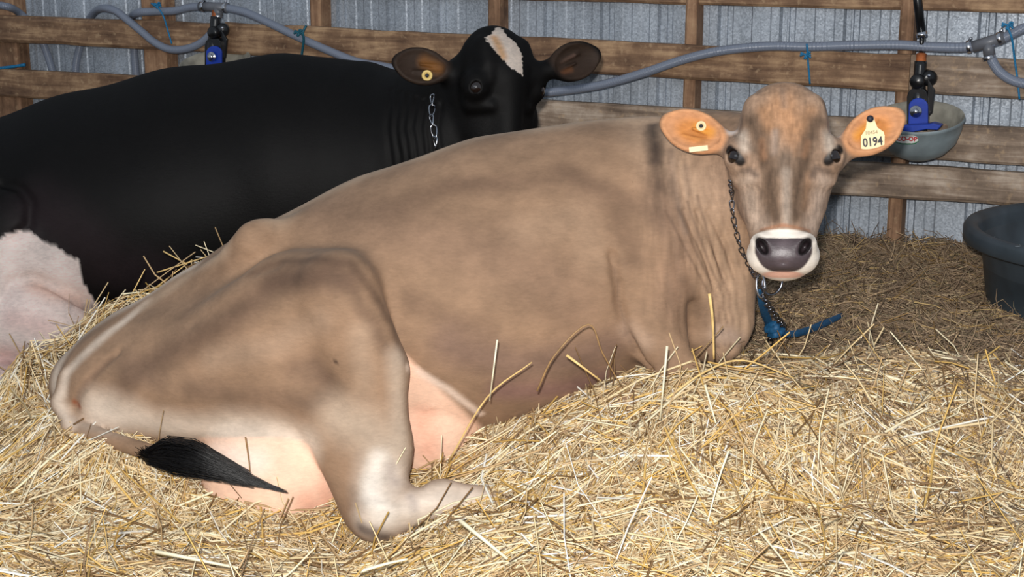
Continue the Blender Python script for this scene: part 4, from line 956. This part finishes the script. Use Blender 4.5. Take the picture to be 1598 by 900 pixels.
# ================================================================== water bowls
from mathutils.bvhtree import BVHTree
def poly_plate(name, px, off, thick, m, parent, cx=0, cy=0, sc=1.0):
    A = [PW(cx+x*sc, cy+y*sc, off) for x, y in px]; B = [a+WN*thick for a in A]; n = len(A)
    Fc = [tuple(range(n)), tuple(range(n, 2*n))[::-1]]+[(i, i+n, (i+1) % n+n, (i+1) % n) for i in range(n)]
    o = mesh_obj(name, A+B, Fc, m, parent); bevel(o, .003, 2); return o
def water_bowl(cx, cy, sc, label, sticker):
    """px offsets are those of the right-hand bowl, scaled"""
    off = .235; c = PW(cx, cy, off); t = thing('water_bowl', label, 'water bowl', c+np.array([0, 0, -.14]))
    k = .142; ax = unit(np.array([0, 0, 1.0])*math.cos(.25)-WN*math.sin(.25)); xd = WA
    pr = [(k*1.02, .002), (k*1.04, -.006), (k*1.0, -.012), (k*.97, -.04), (k*.86, -.085), (k*.66, -.118), (k*.40, -.138), (k*.15, -.146), (.0002, -.147)]
    V, Fc, U = lathe(pr, c, ax, 56, xd); ob = MB().add(V, Fc, U).build('bowl', M['bowl'], t)
    bvh = BVHTree.FromPolygons([Vector(v) for v in V], Fc)
    pr = [(k*1.02, .002), (k*.98, .001), (k*.94, -.02), (k*.84, -.08), (k*.62, -.11), (k*.35, -.128), (.0002, -.135)]
    V, Fc, U = lathe(pr, c, ax, 56, xd); MB().add(V, Fc, U).build('bowl_inside', M['bowl_in'], t)
    q = dict(cx=cx, cy=cy, sc=sc)
    vt = thing('valve', None, None, c); vt.parent = t; vt.location = tuple(Vector(c)-Vector(t.location))
    class Pv: pass
    def part(nm, o): return o
    X = lambda x, y, o=.20: PW(cx+x*sc, cy+y*sc, o)
    def tb(nm, pts, r, m, sides=14):
        V, Fc, U = tube(pts, r, sides); return MB().add(V, Fc, U).build(nm, m, t)
    tb('pipe_nipple', [X(3, -98, .155), X(2, -82, .165)], .017, M['rust'])
    tb('valve_body', catmull([X(2, -86, .165), X(0, -60, .175), X(-2, -35, .18), X(-2, -10, .19)], 4), [.021]*4+[.023]*4+[.028]*5, M['black_paint'])
    V, Fc, U = lathe([(.0001, .010), (.018, .009), (.024, .004), (.026, -.03), (.0001, -.03)], X(-4, -55, .205), -WN, 22); MB().add(V, Fc, U).build('valve_cap', M['black_paint'], t)
    V, Fc, U = lathe([(.0001, .012), (.018, .010), (.026, .004), (.028, -.03), (.0001, -.03)], X(16, -60, .175), unit(WA*.5-WN*.7), 22); MB().add(V, Fc, U).build('lever_pivot', M['black_paint'], t)
    V, Fc, U = lathe([(.0001, .004), (.006, .003), (.006, -.003)], X(15, -64, .20), unit(WA*.3-WN), 12); MB().add(V, Fc, U).build('bolt', M['steel'], t)
    poly_plate('bracket', [(-20, -30), (-18, -38), (-12, -44), (6, -44), (11, -38), (12, -30), (14, -6), (12, 22), (-20, 22)], .205, .03, M['black_paint'], t, **q)
    poly_plate('side_strap', [(12, -62), (22, -44), (24, -42), (20, -6), (14, 0), (12, -20)], .19, .012, M['black_paint'], t, **q)
    arc = [(-2+15*math.cos(a), -16-13*math.sin(a)) for a in np.linspace(0, math.pi, 13)]
    poly_plate('blue_plate', [(13, 14)]+arc+[(-18, 14)], .215, .009, M['blue_plastic'], t, **q)
    V, Fc, U = lathe([(.0001, .006), (.010, .006), (.0105, .003), (.0195, .003), (.0205, 0), (.0205, -.002)], X(-6, -8, .224), -WN, 26); MB().add(V, Fc, U).build('washer', M['steel'], t)
    V, Fc, U = lathe([(.0001, .012), (.011, .012), (.012, .009), (.012, .003)], X(-6, -8, .224), -WN, 6); MB().add(V, Fc, U).build('nut', M['steel'], t)
    poly_plate('blue_tongue', [(-26, 14), (14, 12), (20, 10), (34, 14), (28, 21), (10, 20), (-10, 24), (-26, 24)], .27, .05, M['blue_plastic'], t, **q)
    bpy.data.objects.remove(vt)
    if sticker:
        def rc(x, y, lift=.0008):
            d = Vector(ray(x, y)).normalized(); h, nn, i_, ds = bvh.ray_cast(Vector((0, 0, CAM_Z)), d); return np.array(h)-np.array(d)*lift
        def oval(nm, a, b_, m, lift, dx=0, dy=0, par=t):
            V = [rc(cx+dx, cy+dy, lift)]; Fc = []
            for ring in (.5, 1.0):
                for k_ in range(24):
                    an = k_*math.pi/12; ex_ = 1+.06*math.sin(k_*2.1); xx = a*ring*math.copysign(abs(math.cos(an))**.7, math.cos(an))*ex_; yy = b_*ring*math.copysign(abs(math.sin(an))**.8, math.sin(an))
                    V.append(rc(cx+dx+xx, cy+dy+yy+xx*.03, lift))
            for k_ in range(24): Fc.append((0, 1+k_, 1+(k_+1) % 24)); Fc.append((1+k_, 25+k_, 25+(k_+1) % 24, 1+(k_+1) % 24))
            return mesh_obj(nm, V, Fc, m, par)
        dx, dy = -20, 35
        g_ = oval('sticker', 18.6, 7.8, M['green'], .0006, dx-.5, dy+.8); oval('sticker_face', 17.6, 6.6, M['white'], .0013, dx, dy-.2, g_)
        V, Fc = text_mesh('CO-OP', 9.6, 0, 1.06, .28); W_ = [rc(cx+dx+v[0], cy+dy-v[1]+v[0]*.03, .002) for v in V]; mesh_obj('sticker_letters', W_, Fc, M['red'], g_)
    return t
water_bowl(1435, 182, 1.0, 'grey water bowl with red and white sticker behind the brown cow\'s tagged ear', True)
water_bowl(335, 95, .80, 'grey water bowl half hidden behind the black cow\'s back', False)

# ================================================================== rubber tub
tc_ = P(1763, 359, 4.45); Rt = .473
tub = thing('tub', 'large dark rubber tub standing in the hay at the right edge', 'tub', (tc_[0], tc_[1], .40))
pr = [(Rt*.80, -.32), (Rt*.885, -.05), (Rt*.90, -.048), (Rt*.985, -.050), (Rt*1.0, -.044), (Rt*1.0, -.012), (Rt*.985, 0), (Rt*.95, .003), (Rt*.915, -.004), (Rt*.90, -.02), (Rt*.80, -.29), (Rt*.75, -.30), (.001, -.30)]
V, Fc, U = lathe(pr, tc_, (0, 0, 1), 72); o = MB().add(V, Fc, U).build('tub_wall', M['tub'], tub)
# pale scuffs worn into the rim and wall
def scuff(pts, wd):
    V, Fc, U = tube(catmull(pts, 4), wd, 5); mesh_obj('scuff', V, Fc, M['scuff'], tub, True)
M['scuff'] = mat_simple('scuffed_rubber', srgb(120, 128, 134), .6, noise=.2, scale=50)
on_rim = lambda a, r, z: tc_+np.array([math.cos(a)*Rt*r, math.sin(a)*Rt*r, z])
scuff([on_rim(3.62, .93, .0015), on_rim(3.66, .965, .0015), on_rim(3.64, .985, .0)], .0012); scuff([on_rim(3.35, .92, .0), on_rim(3.40, .97, .001)], .001)
scuff([on_rim(3.9, .993, -.006), on_rim(3.93, 1.0, -.025), on_rim(3.91, 1.0, -.04)], .0016)
# ================================================================== chains, rings and strap
def link_mesh(Lk, Wk, r):
    pts = []
    for a in np.linspace(0, 2*math.pi, 20, endpoint=False):
        x = math.cos(a)*(Lk/2-Wk/2)*0+ (Lk/2)*math.copysign(abs(math.cos(a))**.8, math.cos(a)); y = Wk/2*math.copysign(abs(math.sin(a))**.9, math.sin(a))*(1-.25*math.cos(a)); pts.append((x, y, .18*Wk*math.sin(2*a)))
    V, Fc, U = tube(pts, r, 8, closed=True); me = bpy.data.meshes.new('link'); me.from_pydata([tuple(v) for v in V], [], Fc); me.update()
    me.polygons.foreach_set('use_smooth', np.ones(len(me.polygons), bool)); return me
def chain(label, pts, Lk, Wk, r, m, wob=.5):
    pts = catmull(pts, 12); seg = np.linalg.norm(np.diff(np.array(pts), axis=0), axis=1); cum = np.concatenate([[0], np.cumsum(seg)])
    t = thing('neck_chain', label, 'chain', pts[0]); me = link_mesh(Lk, Wk, r); me.materials.append(m); pitch = Lk-2.6*r; n = int(cum[-1]/pitch)
    A = np.array(pts)
    for i in range(n):
        s = (i+.5)*pitch; p = np.array([np.interp(s, cum, A[:, k]) for k in range(3)]); q = np.array([np.interp(min(s+pitch*.5, cum[-1]), cum, A[:, k]) for k in range(3)])
        d = unit(q-p) if np.linalg.norm(q-p) > 1e-6 else np.array([0, 0, -1.]); o = bpy.data.objects.new('link', me); C.objects.link(o); o.parent = t
        vw = unit(p-np.array([0, 0, CAM_Z])); y = unit(np.cross(vw, d)); z = np.cross(d, y); an = (.35 if i % 2 else 1.15)*wob*2
        y2 = y*math.cos(an)+z*math.sin(an); z2 = np.cross(d, y2)
        Mx = Matrix(((d[0], y2[0], z2[0]), (d[1], y2[1], z2[1]), (d[2], y2[2], z2[2]))).to_4x4(); Mx.translation = Vector(p-np.array(t.location)); o.matrix_local = Mx
    return t
def toward(p, a): return p+unit(np.array([0, 0, CAM_Z])-p)*a
chain('bright steel neck chain hanging under the black cow\'s ear', [toward(KS.hit(x, y), .012) for x, y in ((675, 148), (674, 165), (674, 185), (678, 210), (681, 240))], .040, .018, .0022, M['chain'])
chain('dark neck chain along the brown cow\'s jaw', [P(x, y, BS.hit(x-dx, y)[1]-.015) for x, y, dx in ((1139, 282, 3), (1142, 305, 6), (1143, 330, 8), (1149, 362, 12), (1157, 390, 16), (1168, 412, 22))]+[P(1177, 428, 3.60), P(1185, 442, 3.59)], .025, .0105, .0017, M['chain_dark'])
chain('short dark lead chain hanging below the brown cow\'s muzzle', [P(1190, 448, 3.58), P(1195, 470, 3.60), P(1207, 488, 3.66), P(1216, 500, 3.70), P(1225, 511, 3.76)], .026, .013, .0022, M['chain_dark'])
chain('chain end disappearing into the hay under the blue knot', [P(1203, 520, 3.86), P(1202, 538, 3.88), P(1203, 556, 3.90)], .026, .012, .0018, M['chain_dark'])
def ring(label, c, rx, rz, r, m, tilt=0.0):
    c = np.asarray(c, float); d = unit(c-np.array([0, 0, CAM_Z])); x = unit(np.cross(d, [0, 0, 1])); z = np.cross(x, d); x, z = x*math.cos(tilt)+z*math.sin(tilt), z*math.cos(tilt)-x*math.sin(tilt)
    V, Fc, U = tube([c+x*rx*math.cos(a)+z*rz*math.sin(a)+d*.006*math.cos(a) for a in np.linspace(0, 2*math.pi, 28, endpoint=False)], r, 8, closed=True)
    return tag(mesh_obj('steel_ring', V, Fc, m, None, True, U), label, 'ring')
ring('narrow steel snap ring joining the brown cow\'s neck chain and lead', P(1187, 446, 3.59), .010, .028, .003, M['chain'], .1)
ring('wide dark ring hanging below the brown cow\'s chin', P(1205, 441, 3.61), .023, .030, .0032, M['chain_dark'], -.3)
def ribbon(pts, wdt, th):
    pts = catmull(pts, 7); V = []; Fc = []; n = len(pts); ws = np.interp(np.linspace(0, 1, n), np.linspace(0, 1, len(wdt)), wdt)
    for i, p in enumerate(pts):
        t = unit(pts[min(i+1, n-1)]-pts[max(i-1, 0)]); d = unit(p-np.array([0, 0, CAM_Z])); a = unit(np.cross(t, d)); nn = np.cross(a, t); a = a*.95+nn*.2*math.sin(i*.3)
        for sx, sy in ((-1, -1), (1, -1), (1, 1), (-1, 1)): V.append(p+a*sx*ws[i]/2+nn*sy*th/2)
    for i in range(n-1):
        for k in range(4): Fc.append((i*4+k, i*4+(k+1) % 4, (i+1)*4+(k+1) % 4, (i+1)*4+k))
    Fc += [(3, 2, 1, 0), tuple((n-1)*4+k for k in range(4))]; return V, Fc
lead = thing('lead_strap', 'blue webbing lead strap knotted under the brown cow\'s chin', 'strap', P(1205, 513, 3.83))
V, Fc = ribbon([P(1184, 452, 3.62), P(1190, 475, 3.68), P(1196, 495, 3.76), P(1203, 510, 3.83)], [.014, .022, .022, .02], .003); mesh_obj('strap', V, Fc, M['strap'], lead, True)
V, Fc = ribbon([P(1200, 514, 3.83), P(1228, 521, 3.90), P(1255, 517, 3.98), P(1285, 505, 4.10), P(1315, 491, 4.24)], [.020, .018, .020, .020, .014], .003); mesh_obj('strap', V, Fc, M['strap'], lead, True)
for k_ in range(3):
    c = P(1206, 511, 3.81); V, Fc = ribbon([c+np.array([x*.016, -.004*k_-.010+y*.012, z*.014]) for x, y, z in (((-1.2, 1, .8), (0, -1, 1.0), (1.2, 0, .3), (.6, 1, -.9)), ((-1.4, .5, -.2), (-.2, -1, .2), (.6, -1, .7), (1.3, .6, .2)), ((-.8, 1, -1), (0, -1, -.7), (1, -.3, -.4), (1.5, .8, .2)))[k_]], [.016, .02, .02, .016], .004); mesh_obj('knot', V, Fc, M['strap'], lead, True)
